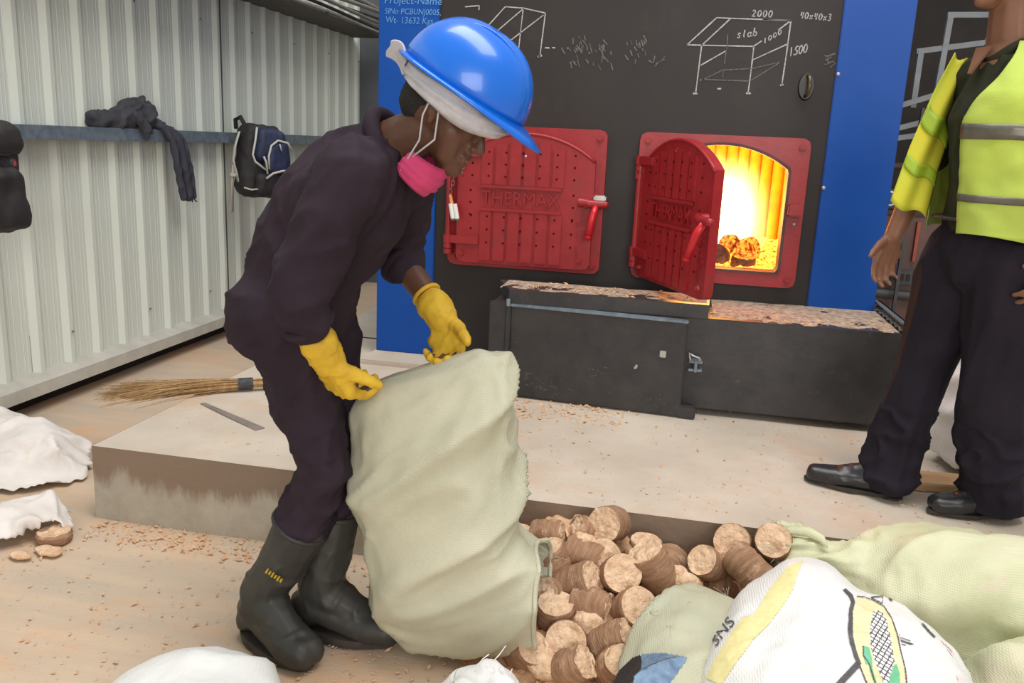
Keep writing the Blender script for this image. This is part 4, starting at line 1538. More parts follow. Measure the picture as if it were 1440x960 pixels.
for v in me.vertices:
    z = zground(v.co.x, v.co.y)
    if v.co.z < z + .001:
        if z > 0 and v.co.z < .18:
            v.co.y = min(v.co.y, SLAB_Y - .006)
        else:
            v.co.z = max(v.co.z, z + .001)
    v.co.z = max(v.co.z, .001)
me.update()
sgr = mobj('sack', me, M['sackright'], None, True)
sgr.modifiers.new('thickness', 'SOLIDIFY').thickness = .002
tag(sgr, 'full lime-tinted woven sack lying against the platform with its open mouth spilling briquettes', 'sack')
ring = [v.co.copy() for v in me.vertices[:84]]
bm = B()
tube(bm, ring, .005, 6, closed=True)
obj('mouth_hem', bm, M['sackright'], sgr, True)
frays('frayed_thread', ring, [(-1, -.1, .2)], 60, .05, M['sackright'], sgr, rg)
bm = B()   # twisted strip of torn weave lying over the mouth
tube(bm, [(.33, 2.33, .292), (.37, 2.31, .305), (.41, 2.30, .312), (.44, 2.27, .310), (.455, 2.25, .295)], [.006, .013, .016, .012, .003], 8, flat=(1, .5))
obj('torn_strip', bm, M['sackright'], sgr, True)

# ---- second lime-tinted sack, front right corner
KG2 = [(.79, 1.99, .10, .05, .05), (.82, 1.96, .12, .10, .12), (.90, 1.88, .14, .14, .15), (1.02, 1.76, .14, .16, .15), (1.14, 1.64, .13, .15, .14), (1.22, 1.57, .11, .06, .06)]
me = sub_mesh(spine_sack(KG2, 72, 60, 2.4), 0)
settle(me, 0.001, lambda c, n: .026 * (folds(c, (.6, -.5, .5), 7, 12.2, .25) - .3) + .014 * fn(c, 5, 19) + .008 * (folds(c, (.1, .9, .3), 16, 3, .25) - .3))
s2 = mobj('sack', me, M['sackright'], None, True)
tag(s2, 'lime-tinted woven sack partly hidden in the lower right corner', 'sack')

# ---- sage sack in front of the briquettes
KS = [(.20, 2.15, .09, .03, .03), (.185, 2.12, .10, .12, .085), (.15, 2.03, .110, .15, .10), (.10, 1.92, .108, .135, .105), (.065, 1.80, .10, .115, .10), (.05, 1.66, .09, .11, .09), (.05, 1.56, .06, .05, .04)]
me = sub_mesh(spine_sack(KS, 72, 60, 2.3), 0)
settle(me, 0.001, lambda c, n: .022 * (folds(c, (.5, .8, .2), 7, 31, .3) - .35) + .014 * fn(c, 5, 29))
s3 = mobj('sack', me, M['sacksage'], None, True)
tag(s3, 'sage woven sack with a blue printed patch in front of the briquette pile', 'sack')
s3_bvh = BVHTree.FromPolygons([v.co.copy() for v in me.vertices], [tuple(p.vertices) for p in me.polygons])
frays('frayed_thread', [(.10, 2.0, .215), (.05, 1.9, .20), (.2, 2.12, .18), (.0, 1.98, .18)], [(-.4, -.3, .6), (0, -1, .3)], 22, .045, M['sacksage'], s3, rg)

# ---- white maize sack in the foreground
KC = [(.385, 2.09, .17, .03, .04), (.39, 2.06, .172, .13, .125), (.395, 1.99, .175, .225, .165), (.420, 1.89, .165, .28, .165), (.435, 1.77, .15, .30, .15), (.45, 1.62, .135, .285, .135), (.45, 1.48, .12, .25, .12), (.45, 1.40, .10, .05, .05)]
me = sub_mesh(spine_sack(KC, 88, 80, 2.35), 0)
def cf(c, n):
    hump = .030 * math.exp(-((c.x - .36) / .10) ** 2 - ((c.y - 1.98) / .12) ** 2) * max(0, n.z)
    dip = -.024 * math.exp(-((c.x - .49) / .055) ** 2 - ((c.y - 2.03) / .16) ** 2) * max(0, n.z)
    return hump + dip + .012 * (folds(c, (.3, .9, .2), 6, 41, .3) - .3) + .010 * fn(c, 5, 49) + .005 * (folds(c, (1, .2, .2), 16, 43, .3) - .3)
settle(me, 0.001, cf)
s4 = mobj('sack', me, M['sackwhite'], None, True)
tag(s4, 'full white woven sack printed with a maize cob and a yellow stripe', 'sack')
s4_bvh = BVHTree.FromPolygons([v.co.copy() for v in me.vertices], [tuple(p.vertices) for p in me.polygons])

# flat print on the sacks: small cells dropped onto the cloth along one direction
PN = V((.225, .833, -.504)).normalized()
PU = V((PN.y, -PN.x, 0)).normalized()
PU = (PU + V((0, 0, -.045))).normalized()
PU = (PU - PN * PU.dot(PN)).normalized()
PV = PU.cross(PN)
PO = V((.507, 1.80, .295))
def inside(p, poly):
    x, y = p
    c = False
    j = len(poly) - 1
    for i in range(len(poly)):
        xi, yi = poly[i]
        xj, yj = poly[j]
        if (yi > y) != (yj > y) and x < (xj - xi) * (y - yi) / (yj - yi) + xi:
            c = not c
        j = i
    return c
def print_on(name, poly, bvh, mat, parent, cell=.0022, lift=.0012, test=None):
    bm = B()
    cache = {}
    x0, x1 = min(p[0] for p in poly), max(p[0] for p in poly)
    y0, y1 = min(p[1] for p in poly), max(p[1] for p in poly)
    def vert(i, j):
        if (i, j) not in cache:
            o = PO + PU * (x0 + i * cell) + PV * (y0 + j * cell) - PN * .8
            hit, nor, _, _ = bvh.ray_cast(o, PN)
            cache[(i, j)] = bm.verts.new(hit + nor * lift * (1 if nor.dot(PN) < 0 else -1)) if hit is not None else None
        return cache[(i, j)]
    for i in range(int((x1 - x0) / cell) + 1):
        for j in range(int((y1 - y0) / cell) + 1):
            c = (x0 + (i + .5) * cell, y0 + (j + .5) * cell)
            if inside(c, poly) and (test is None or test(*c)):
                q = [vert(i, j), vert(i + 1, j), vert(i + 1, j + 1), vert(i, j + 1)]
                if all(v is not None for v in q) and max((q[0].co - v.co).length for v in q) < cell * 6:
                    bm.faces.new(q)
    return obj(name, bm, mat, parent, True)
K_ = .00179
def px(pts):     # print artwork drawn on a 1016-wide sheet, centred near the cob
    return [((x / 5.644 - 68) * K_, -(y / 5.644 - 92) * K_) for x, y in pts]
cob = px([(150, 262), (200, 245), (265, 250), (340, 272), (400, 340), (450, 440), (490, 550), (530, 650), (556, 760), (566, 870), (566, 1100), (520, 1100), (430, 965), (390, 895), (330, 812), (270, 722), (225, 632), (185, 532), (162, 432), (150, 330)])
kern = px([(280, 325), (330, 310), (375, 370), (420, 490), (462, 620), (455, 720), (445, 810), (405, 750), (345, 655), (300, 560), (278, 440)])
leaf1 = px([(262, 592), (300, 590), (325, 640), (345, 720), (380, 780), (410, 830), (440, 828), (455, 740), (462, 660), (478, 636), (505, 690), (515, 770), (520, 860), (505, 915), (480, 925), (440, 895), (390, 820), (335, 735), (318, 690), (300, 700), (275, 650)])
print_on('cob_print', cob, s4_bvh, M['p_cob'], s4)
print_on('kernel_print', kern, s4_bvh, M['p_white'], s4, .0018, .0018)
_a = .30
def gridline(x, y):
    u = x * math.cos(_a) - y * math.sin(_a)
    v = x * math.sin(_a) + y * math.cos(_a)
    return (u / .0105) % 1 < .22 or (v / .0075) % 1 < .24
print_on('kernel_grid', kern, s4_bvh, M['p_black'], s4, .0014, .0023, gridline)
print_on('leaf_print', leaf1, s4_bvh, M['p_green'], s4, .0018, .0026)
def stroke(pts, w):
    a = []
    b = []
    P = [V((p[0], p[1])) for p in px(pts)]
    w = w / 5.644 * K_ / 2
    for i, p in enumerate(P):
        t = (P[min(i + 1, len(P) - 1)] - P[max(i - 1, 0)]).normalized()
        n = V((-t.y, t.x))
        a.append(tuple(p + n * w))
        b.append(tuple(p - n * w))
    return a + b[::-1]
for w, pts in ((26, [(60, 240), (110, 270), (135, 310), (140, 400), (160, 500), (190, 590), (230, 665), (262, 715)]), (36, [(255, 715), (215, 790), (150, 915)]),
               (9, [(240, 232), (318, 192), (326, 250), (245, 236)]), (14, [(348, 175), (382, 206)]), (14, [(598, 308), (640, 345), (690, 380)]),
               (7, [(150, 262), (200, 244), (265, 249), (340, 271), (400, 340), (452, 440), (492, 550), (532, 650), (558, 760), (568, 870), (568, 1080)]),
               (7, [(262, 716), (330, 812), (390, 895), (430, 965), (520, 1090)]), (8, [(262, 592), (275, 650), (318, 690), (390, 820), (440, 895), (480, 925), (505, 915)])):
    print_on('outline_print', stroke(pts, w), s4_bvh, M['p_black'], s4, .0014, .0030)
print_on('shade_print', px([(465, 440), (575, 468), (492, 512)]), s4_bvh, M['p_black'], s4, .0018, .002, lambda x, y: (y / .006) % 1 < .4)
for pts in ([(740, 380), (790, 375), (830, 430), (820, 470), (780, 430)], [(850, 580), (905, 600), (900, 680), (860, 640)]):
    print_on('faded_print', px(pts), s4_bvh, M['p_pink'], s4, .0022, .0016)
def tp(pts):
    return [((x - 1260) * K_ * .95, -(y - 882) * K_) for x, y in pts]
print_on('yellow_stripe', [(-.235, .10), (-.205, .13), (-.205, .06), (-.215, .02), (-.232, -.035), (-.255, -.08), (-.292, -.19), (-.335, -.19), (-.312, -.10), (-.295, -.04), (-.272, -.03), (-.258, .04)], s4_bvh, M['p_yellow'], s4, .0024, .0016)
def printed_text(s, x, y, size, rot, bvh, parent):
    me = text_mesh(s, size)
    bm = B()
    ok = []
    for v in me.vertices:
        ca, sa = math.cos(rot), math.sin(rot)
        a, b = x, y
        u, w = a + v.co.x * ca - v.co.y * sa, b + v.co.x * sa + v.co.y * ca
        hit, nor, _, _ = bvh.ray_cast(PO + PU * u + PV * w - PN * .8, PN)
        ok.append(hit + nor * .003 * (1 if nor.dot(PN) < 0 else -1) if hit is not None else None)
    vs = [bm.verts.new(p) if p is not None else None for p in ok]
    for f in me.polygons:
        q = [vs[i] for i in f.vertices]
        if all(q):
            try:
                bm.faces.new(q)
            except ValueError:
                pass
    obj('printed_letters', bm, M['p_black'], parent)
printed_text('SNS', -.330, -.085, .042, 1.2, s4_bvh, s4)
PO = V((.56, 1.74, .20))
print_on('blue_patch', tp([(928, 932), (955, 922), (992, 916), (986, 945), (978, 985), (905, 985), (915, 955)]), s3_bvh, M['p_blue'], s3, .0024, .0016)
print_on('dark_patch', tp([(914, 942), (925, 934), (940, 945), (950, 985), (900, 985), (904, 962)]), s3_bvh, M['bagblack'], s3, .0024, .0022)

# ---- white sacks at the lower edge
KW = [(-1.12, 1.42, .06, .03, .03), (-1.07, 1.42, .085, .13, .08), (-.95, 1.42, .10, .19, .105), (-.82, 1.42, .09, .17, .09), (-.73, 1.42, .06, .04, .04)]
me = sub_mesh(spine_sack(KW, 60, 44, 2.3), 0)
settle(me, 0.001, lambda c, n: .014 * (folds(c, (.8, .3, .2), 7, 51, .3) - .3) + .010 * fn(c, 6, 59))
s5 = mobj('sack', me, M['sackwhite'], None, True)
tag(s5, 'smooth white woven sack at the bottom edge below the dark boots', 'sack')
KW2 = [(-.335, 1.60, .205, .006, .006), (-.335, 1.602, .195, .055, .055), (-.335, 1.60, .165, .085, .085), (-.335, 1.585, .11, .13, .13), (-.335, 1.57, .05, .15, .15), (-.335, 1.56, .0, .13, .13)]
me = sub_mesh(spine_sack(KW2, 60, 44, 2.0), 0)
settle(me, 0.001, lambda c, n: .012 * (folds(c, (.1, .1, 1), 12, 61, .2) - .3) + .010 * fn(c, 6, 69))
s6 = mobj('sack', me, M['sackwhite'], None, True)
tag(s6, 'small white sack top with frayed threads at the bottom edge beside the briquettes', 'sack')
frays('frayed_thread', [(-.36, 1.6, .20), (-.31, 1.6, .20), (-.34, 1.61, .205), (-.28, 1.6, .17)], [(.3, .1, 1), (-.3, .1, 1), (.6, 0, .5)], 7, .06, M['p_white'], s6, rg, .0012)

# ---- white sack behind the man on the right, on the plank
KB = [(1.27, 3.15, SLAB_Z + .035, .24, .16, 0), (1.27, 3.15, SLAB_Z + .06, .31, .20, 0), (1.275, 3.16, SLAB_Z + .2, .32, .21, 0), (1.29, 3.18, SLAB_Z + .38, .27, .19, 0), (1.30, 3.2, SLAB_Z + .50, .22, .15, 0), (1.31, 3.2, SLAB_Z + .565, .15, .09, 0), (1.31, 3.2, SLAB_Z + .58, .03, .02, 0)]
rows = catmull(KB, 60)
rings = [[V((r[0] + r[3] * math.copysign(abs(math.cos(t)) ** .85, math.cos(t)), r[1] + r[4] * math.copysign(abs(math.sin(t)) ** .85, math.sin(t)), r[2])) for t in [2 * PI * j / 72 for j in range(72)]] for r in rows]
me = sub_mesh(loft(rings), 0)
settle(me, SLAB_Z + .032, lambda c, n: .03 * (folds(c, (.7, 0, .6), 6, 71, .25) - .3) + .012 * fn(c, 6, 79))
s7 = mobj('sack', me, M['sackwhite'], None, True)
tag(s7, 'upright white sack standing on the plank behind the dark trousers', 'sack')

# ---- empty white sacking on the floor, left

def cloth_rag(name, outline, mat, label, seed, lumps=(), grow=.34, res=.0135, frames=26, zg=0.0):
    """drop an oversized piece of sacking so that it buckles into real creases"""
    xs = [p[0] for p in outline]
    ys = [p[1] for p in outline]
    bm = B()
    vs = {}
    nx = int((max(xs) - min(xs)) / res) + 1
    ny = int((max(ys) - min(ys)) / res) + 1
    def lump(x, y):
        return sum(h * math.exp(-((x - a) ** 2 + (y - b) ** 2) / r ** 2) for a, b, r, h in lumps)
    def vert(i, j):
        if (i, j) not in vs:
            x, y = min(xs) + i * res, min(ys) + j * res
            q = V((x, y, seed))
            vs[(i, j)] = bm.verts.new((x + .010 * noise.noise(q * 7), y + .010 * noise.noise(q * 7 + V((4, 4, 4))), zg + .03 + lump(x, y) + .045 * noise.noise(q * 8) + .022 * noise.noise(q * 19) + .03 * folds((x, y, seed), (1, .6, 0), 9, seed)))
        return vs[(i, j)]
    for i in range(nx):
        for j in range(ny):
            if inside((min(xs) + (i + .5) * res, min(ys) + (j + .5) * res), outline):
                bm.faces.new((vert(i, j), vert(i + 1, j), vert(i + 1, j + 1), vert(i, j + 1)))
    bmesh.ops.smooth_vert(bm, verts=bm.verts, factor=.2)
    me = bpy.data.meshes.new('t')
    bm.to_mesh(me)
    bm.free()
    o = bpy.data.objects.new('t', me)
    COL.objects.link(o)
    # ground with the lumps that lie under the cloth
    gb = B()
    bmesh.ops.create_grid(gb, x_segments=44, y_segments=44, size=.8, matrix=Matrix.Translation(((min(xs) + max(xs)) / 2, (min(ys) + max(ys)) / 2, 0)))
    for v in gb.verts:
        v.co.z = zg + lump(v.co.x, v.co.y)
    gm = bpy.data.meshes.new('g')
    gb.to_mesh(gm)
    gb.free()
    g = bpy.data.objects.new('g', gm)
    COL.objects.link(g)
    cm = g.modifiers.new('c', 'COLLISION')
    g.collision.thickness_outer = .004
    g.collision.cloth_friction = 8
    c = o.modifiers.new('cloth', 'CLOTH')
    st = c.settings
    st.quality = 6
    st.mass = .15
    st.tension_stiffness = 25
    st.compression_stiffness = 25
    st.shear_stiffness = 8
    st.bending_stiffness = .6
    st.air_damping = 2
    st.shrink_min = -grow
    cs_ = c.collision_settings
    cs_.distance_min = .004
    cs_.use_self_collision = True
    cs_.self_distance_min = .004
    c.point_cache.frame_start = 1
    c.point_cache.frame_end = frames
    for f in range(1, frames + 1):
        scene.frame_set(f)
    dg = bpy.context.evaluated_depsgraph_get()
    out = bpy.data.meshes.new_from_object(o.evaluated_get(dg))
    bpy.data.objects.remove(o)
    bpy.data.objects.remove(g)
    scene.frame_set(1)
    b2 = B()
    b2.from_mesh(out)
    bpy.data.meshes.remove(out)
    bmesh.ops.smooth_vert(b2, verts=b2.verts, factor=.3)
    me = sub_mesh(b2, 1)
    for v in me.vertices:
        v.co.z = max(v.co.z, zg + .002)
    ob = mobj(name, me, mat, None, True)
    ob.modifiers.new('thickness', 'SOLIDIFY').thickness = .002
    return tag(ob, label, 'sacking')

cloth_rag('empty_sack', [(-2.95, 2.64), (-2.62, 2.52), (-2.42, 2.56), (-2.33, 2.60), (-2.28, 2.66), (-2.26, 2.73), (-2.30, 2.80), (-2.36, 2.86), (-2.46, 2.91), (-2.64, 2.94), (-2.95, 2.97)], M['cloth'],
    'large crumpled empty white sack on the floor beside the platform corner', 3.0, ((-2.64, 2.80, .17, .16), (-2.40, 2.78, .13, .12), (-2.46, 2.62, .10, .07), (-2.32, 2.71, .07, .06)))
cloth_rag('empty_sack', [(-2.36, 2.01), (-2.12, 2.06), (-2.02, 2.13), (-1.98, 2.20), (-1.955, 2.27), (-1.955, 2.31), (-2.02, 2.33), (-2.08, 2.31), (-2.15, 2.25), (-2.36, 2.21)], M['cloth'],
    'smaller crumpled white sack on the floor, half covering a briquette disc', 8.0, ((-1.955, 2.225, .040, .060), (-1.99, 2.29, .06, .06), (-2.10, 2.17, .10, .10), (-2.06, 2.28, .06, .05)), .30, .011)

# ================================================================== BRIQUETTES
rb = random.Random(17)
def briquette_mesh(r, l, seed, ends=(0, 0), crumble=0.0):
    """pressed sawdust log along local Z: banded side, rough domed ends"""
    bm = B()
    n, m = 26, max(4, int(l / .011))
    R = []
    for i in range(m + 1):
        t = i / m
        z = (t - .5) * l
        band = .0006 * (1 if i % 2 else -1) + .0022 * noise.noise(V((seed, t * 9, 0)))
        row = []
        for j in range(n):
            a = 2 * PI * j / n
            q = V((math.cos(a), math.sin(a), 0))
            rr_ = r * (1 + .03 * noise.noise(V((q.x * 2 + seed, q.y * 2, t * 2)))) + band + .0018 * noise.noise(V((q.x * 9 + seed, q.y * 9, z * 90)))
            if crumble and t > .6:
                rr_ -= crumble * (t - .6) * r * max(0, noise.noise(V((q.x * 1.7 + seed, q.y * 1.7, 3))) + .5)
            if i in (0, m):
                rr_ -= .003
            row.append(bm.verts.new((q.x * rr_, q.y * rr_, z + (.004 * noise.noise(V((q.x * 4 + seed, q.y * 4, t * 7))) if i in (0, m) else 0))))
        R.append(row)
    for i in range(m):
        for j in range(n):
            bm.faces.new((R[i][j], R[i][(j + 1) % n], R[i + 1][(j + 1) % n], R[i + 1][j]))
    for end, row, sg in ((0, R[0], -1), (1, R[m], 1)):
        prev = row
        for k in range(1, 6):
            f = 1 - k / 6
            ring_ = []
            for j in range(n):
                a = 2 * PI * j / n
                x, y = math.cos(a) * r * f, math.sin(a) * r * f
                groove = -.0035 if k == 2 else 0
                ring_.append(bm.verts.new((x, y, sg * (l / 2 + groove + .006 * noise.noise(V((x * 45 + seed, y * 45, end * 5))) + .004 * noise.noise(V((x * 120 + seed, y * 120, end)))))))
            for j in range(n):
                q = (prev[j], prev[(j + 1) % n], ring_[(j + 1) % n], ring_[j])
                f_ = bm.faces.new(q if sg > 0 else q[::-1])
                f_.material_index = 1
            prev = ring_
        f_ = bm.faces.new(prev if sg > 0 else prev[::-1])
        f_.material_index = 1
    bmesh.ops.recalc_face_normals(bm, faces=bm.faces)
    me = bpy.data.meshes.new('briquette')
    bm.to_mesh(me)
    bm.free()
    me.polygons.foreach_set('use_smooth', [True] * len(me.polygons))
    me.set_sharp_from_angle(angle=.9)
    return me
def place_briquette(me, loc, axis, label, group, mats=('brq', 'brqend'), roll=None):
    if not me.materials:
        for k in mats:
            me.materials.append(M[k])
    o = bpy.data.objects.new('briquette', me)
    q = V(axis).normalized().to_track_quat('Z', 'Y')
    o.rotation_mode = 'XYZ'
    o.rotation_euler = (q.to_matrix() @ Matrix.Rotation(rb.uniform(0, 6.28) if roll is None else roll, 3, 'Z')).to_euler()
    o.location = loc
    COL.objects.link(o)
    return tag(o, label, 'briquette', group)
PILE = [
    (-0.136, 2.335, 0.245, (-0.29, -0.9, 0.33), 0.100, 0.052, 0, 'fat briquette at the very top of the pile, end towards the viewer'),
    (-0.214, 2.315, 0.222, (-0.78, -0.34, 0.52), 0.060, 0.045, .9, 'crumbling briquette beside the topmost one on the pile'),
    (-0.311, 2.286, 0.207, (0.98, -0.09, 0.16), 0.090, 0.045, 0, 'ribbed briquette lying level by the sack hem at the back left'),
    (-0.385, 2.280, 0.200, (0.2, 0.06, 0.98), 0.030, 0.045, 0, 'thin briquette slice peeping out behind the green sack hem'),
    (-0.277, 2.204, 0.162, (-0.38, -0.12, 0.92), 0.115, 0.050, 0, 'ribbed upright briquette right beside the green sack mouth'),
    (-0.198, 2.241, 0.182, (0.93, -0.32, -0.15), 0.100, 0.048, 0, 'briquette lying level with a dark broken end under the topmost ones'),
    (-0.090, 2.185, 0.166, (0.24, -0.8, 0.56), 0.085, 0.055, 0, 'round pale briquette facing the viewer in the middle of the pile'),
    (-0.142, 2.245, 0.176, (-0.07, -0.78, 0.63), 0.055, 0.055, 0, 'briquette disc tucked behind the round pale middle one'),
    (-0.027, 2.300, 0.215, (0.07, -0.07, 0.99), 0.020, 0.048, 0, 'thin briquette wafer lying flat at the back of the pile'),
    (-0.001, 2.223, 0.182, (-0.47, -0.15, 0.87), 0.115, 0.055, 0, 'large ribbed briquette leaning right of the pile middle'),
    (0.055, 2.165, 0.118, (-0.47, -0.15, 0.87), 0.028, 0.055, 0, 'briquette slice split off below the large ribbed one'),
    (0.030, 2.120, 0.105, (-0.51, -0.22, 0.83), 0.026, 0.050, .4, 'second briquette slice, lowest of the split-off pair'),
    (-0.203, 2.158, 0.137, (0.8, -0.25, 0.54), 0.110, 0.052, 0, 'brown briquette lying slanted left of the round pale one'),
    (-0.248, 2.069, 0.088, (0.01, -0.24, 0.97), 0.075, 0.053, 0, 'upright briquette with a flat pale top near the green sack'),
    (-0.155, 2.102, 0.106, (0.97, -0.23, 0.09), 0.100, 0.052, .7, 'briquette with a crumbled right end in the pile front'),
    (-0.043, 2.103, 0.110, (0.4, -0.6, 0.69), 0.090, 0.058, 0, 'wide briquette disc tilted up above the sage sack'),
    (-0.207, 1.985, 0.062, (0.1, -0.86, 0.51), 0.080, 0.055, 0, 'round briquette facing the viewer at the front foot of the pile'),
    (-0.081, 2.006, 0.066, (0.78, -0.13, 0.62), 0.100, 0.055, .5, 'briquette with a crumbly top against the sage sack edge'),
    (-0.275, 2.126, 0.112, (-0.37, -0.85, 0.37), 0.060, 0.045, 0, 'small greyish briquette end half under the green sack mouth'),
    (0.215, 2.335, 0.236, (-0.14, -0.89, 0.44), 0.080, 0.053, 0, 'briquette with a cracked end, apart from the pile by the platform face'),
    (0.327, 2.335, 0.242, (-0.13, -0.77, 0.62), 0.120, 0.052, 0, 'briquette poking out of the lime sack mouth'),
    (0.262, 2.250, 0.200, (0.72, -0.56, -0.40), 0.130, 0.049, 0, 'smooth dark briquette lying below the two by the lime sack'),
    (0.150, 2.275, 0.188, (-0.5, -0.63, 0.59), 0.080, 0.046, 0, 'briquette half buried left of the smooth dark one'),
    (-0.302, 1.940, 0.045, (0.49, -0.54, 0.68), 0.090, 0.050, .8, 'broken briquette on the floor by the frayed white sack top'),
    (-0.175, 1.905, 0.045, (0.74, -0.23, 0.63), 0.080, 0.048, .8, 'crumbling briquette at the bottom edge of the pile'),
    (-0.072, 1.925, 0.050, (0.3, -0.5, 0.8), 0.08, 0.05, .6, 'briquette at the pile foot against the left end of the sage sack'),
]
for i, (x, y, z, ax_, l, r, cr, lb) in enumerate(PILE):
    place_briquette(briquette_mesh(r, l, 3.1 * i + 1, crumble=cr), (x, y, z), ax_, lb, 'briquettes spilled in a pile')
base_me = [briquette_mesh(.05, l, 77 + i * 5) for i, l in enumerate((.06, .08, .10))]
for i in range(30):        # the layer underneath, glimpsed in the gaps
    y = rb.uniform(2.0, 2.34)
    x = rb.uniform(-.34, .30)
    z = max(.048, .05 + (y - 2.0) * .55 - .085 + rb.uniform(-.02, .012))
    place_briquette(base_me[i % 3], (x, y, z), (rb.gauss(0, 1), rb.gauss(0, 1), rb.gauss(0, .6)), 'tan briquette glimpsed in the gaps beneath the upper ones of the pile', 'briquettes glimpsed under the pile')
# loose heap of crumbled sawdust that the briquettes lie in
bm = B()
gx, gy = 120, 76
gr = []
for j in range(gy + 1):
    row = []
    for i in range(gx + 1):
        x, y = -.47 + .92 * i / gx, 1.84 + (SLAB_Y - 0.003 - 1.84) * j / gy
        ed = min(1, (x + .47) / .14, (.38 - x) / .14)
        z = max(0, (.02 + (y - 1.93) * .42)) * max(0, ed) ** .7 * (1 if x < -.12 else max(.28, 1 - (x + .12) / .22))
        z += (.014 * fn((x, y, 0), 16, 2, 4) + .006 * noise.noise(V((x * 90, y * 90, 0)))) * max(0, ed) - .003
        row.append(bm.verts.new((x, y, z)))
    gr.append(row)
for j in range(gy):
    for i in range(gx):
        bm.faces.new((gr[j][i], gr[j][i + 1], gr[j + 1][i + 1], gr[j + 1][i]))
heap_z = lambda x, y: gr[max(0, min(gy, int((y - 1.84) / (SLAB_Y - 1.843) * gy)))][max(0, min(gx, int((x + .47) / .92 * gx)))].co.z + .002
pts_h = []
for k in range(900):
    x, y = rb.uniform(-.42, .38), rb.uniform(1.86, 2.38)
    pts_h.append((x, y, heap_z(x, y)))
tag(obj('sawdust_heap', bm, M['crumb'], smooth=True), 'loose heap of crumbled tan sawdust between and under the briquettes', 'sawdust', kind='stuff')
bm = B()
for x, y, z in pts_h:
    s = rb.choice((.004, .006, .008, .011, .015))
    vs_ = ball(bm, (x, y, z), s, 1, (1, rb.uniform(.5, 1), rb.uniform(.4, .8)), Euler((0, 0, rb.uniform(0, 6))).to_matrix())
    for v in vs_:
        v.co += V((rb.uniform(-1, 1), rb.uniform(-1, 1), rb.uniform(-1, 1))) * s * .3
tag(obj('sawdust_crumbs', bm, M['crumb']), 'broken briquette crumbs scattered through the pile', 'sawdust', kind='stuff')
# big crumbled lumps
for x, y, z, s, lb in ((-.20, 2.26, .215, .035, 'crumbled lump of sawdust high on the pile'), (-.155, 2.055, .085, .045, 'crumbled lump of sawdust at the pile front, between round briquettes'),
                       (.095, 2.225, .15, .04, 'crumbled lump of sawdust in the dip right of the pile'), (.06, 2.245, .165, .03, 'small sawdust lump next to the large ribbed briquette'), (-.25, 1.915, .03, .045, 'crumbled lump of sawdust at the pile foot in front')):
    bm = B()
    vs_ = ball(bm, (0, 0, 0), s, 3, (1.1, .9, .75))
    sd0 = rb.uniform(0, 50)
    for v in vs_:
        v.co *= 1 + .3 * noise.noise(v.co * 30 + V((sd0, 0, 0))) + .18 * noise.noise(v.co * 80 + V((0, sd0, 0)))
    o = obj('sawdust_lump', bm, M['brqend'], smooth=True)
    o.location = (x, y, z)
    tag(o, lb, 'lump', 'crumbled sawdust lumps')
# disc and crust by the small white sack
place_briquette(briquette_mesh(.053, .035, 201), (-1.905, 2.205, .019), (0, 0, 1), 'wood-coloured briquette disc under the smaller white sack', None)
for x, y, s, lb in ((-1.86, 2.125, .035, 'flake of crumbled briquette in front of the briquette disc'), (-1.92, 2.075, .028, 'small flake of crumbled briquette at the hem of the smaller white sack')):
    bm = B()
    vs_ = ball(bm, (0, 0, 0), s, 3, (1.3, .8, .35))
    for v in vs_:
        v.co *= 1 + .35 * noise.noise(v.co * 40 + V((x * 9, 0, 0)))
    o = obj('sawdust_lump', bm, M['brqend'], smooth=True)
    o.location = (x, y, .010)
    tag(o, lb, 'lump')
# burning briquettes in the chamber
M['char'] = mk('charred_briquette', (120, 96, 84), (70, 50, 42), 0.9, scale=26, bump=.4, bscale=80)
def ember(name, strength, thr):
    m = mk(name, (120, 60, 20), (90, 36, 14), .9, scale=30, bump=.4, bscale=90)
    nt = m.node_tree
    N, L = nt.nodes, nt.links
    b = N['Principled BSDF']
    nz = N.new('ShaderNodeTexNoise')
    nz.inputs['Scale'].default_value = 55
    nz.inputs['Detail'].default_value = 3
    tc = N.new('ShaderNodeTexCoord')
    L.new(tc.outputs['Object'], nz.inputs['Vector'])
    mr = N.new('ShaderNodeMapRange')
    mr.inputs['From Min'].default_value = thr
    mr.inputs['From Max'].default_value = thr + .2
    mr.inputs['To Max'].default_value = strength
    L.new(nz.outputs['Fac'], mr.inputs['Value'])
    b.inputs['Emission Color'].default_value = (1, .30, .03, 1)
    L.new(mr.outputs['Result'], b.inputs['Emission Strength'])
    return m
M['ember'] = ember('glowing_ember', 2.2, .40)
M['emberbed'] = ember('ember_bed', 3.6, .31)
for i, (x, y, z, ax_, l, mats, lb) in enumerate((
        (.168, 4.16, .835, (-.3, -.85, .35), .07, ('char', 'char'), 'charring briquette at the left front of the fire, end forward'),
        (.285, 4.10, .825, (.05, -.2, 1), .06, ('char', 'ember'), 'charring briquette standing with a glowing top in the fire'),
        (.235, 4.40, .865, (-.15, -.9, .3), .06, ('ember', 'ember'), 'glowing orange briquette facing out of the fire in the middle'),
        (.325, 4.38, .860, (.7, -.6, .3), .06, ('ember', 'ember'), 'glowing briquette half hidden right of the middle of the fire'))):
    place_briquette(briquette_mesh(.056, l, 301 + i * 7), (x, y, z), ax_, lb, 'burning briquettes', mats)
bm = B()
gr = []
for j in range(40):
    row = []
    for i in range(50):
        x, y = -.28 + .84 * i / 49, YB + .06 + 1.05 * j / 39
        row.append(bm.verts.new((x, y, .783 + .035 * (.5 + fn((x, y, 2), 12, 3, 3)) + .05 * j / 39)))
    gr.append(row)
for j in range(39):
    for i in range(49):
        bm.faces.new((gr[j][i], gr[j][i + 1], gr[j + 1][i + 1], gr[j + 1][i]))
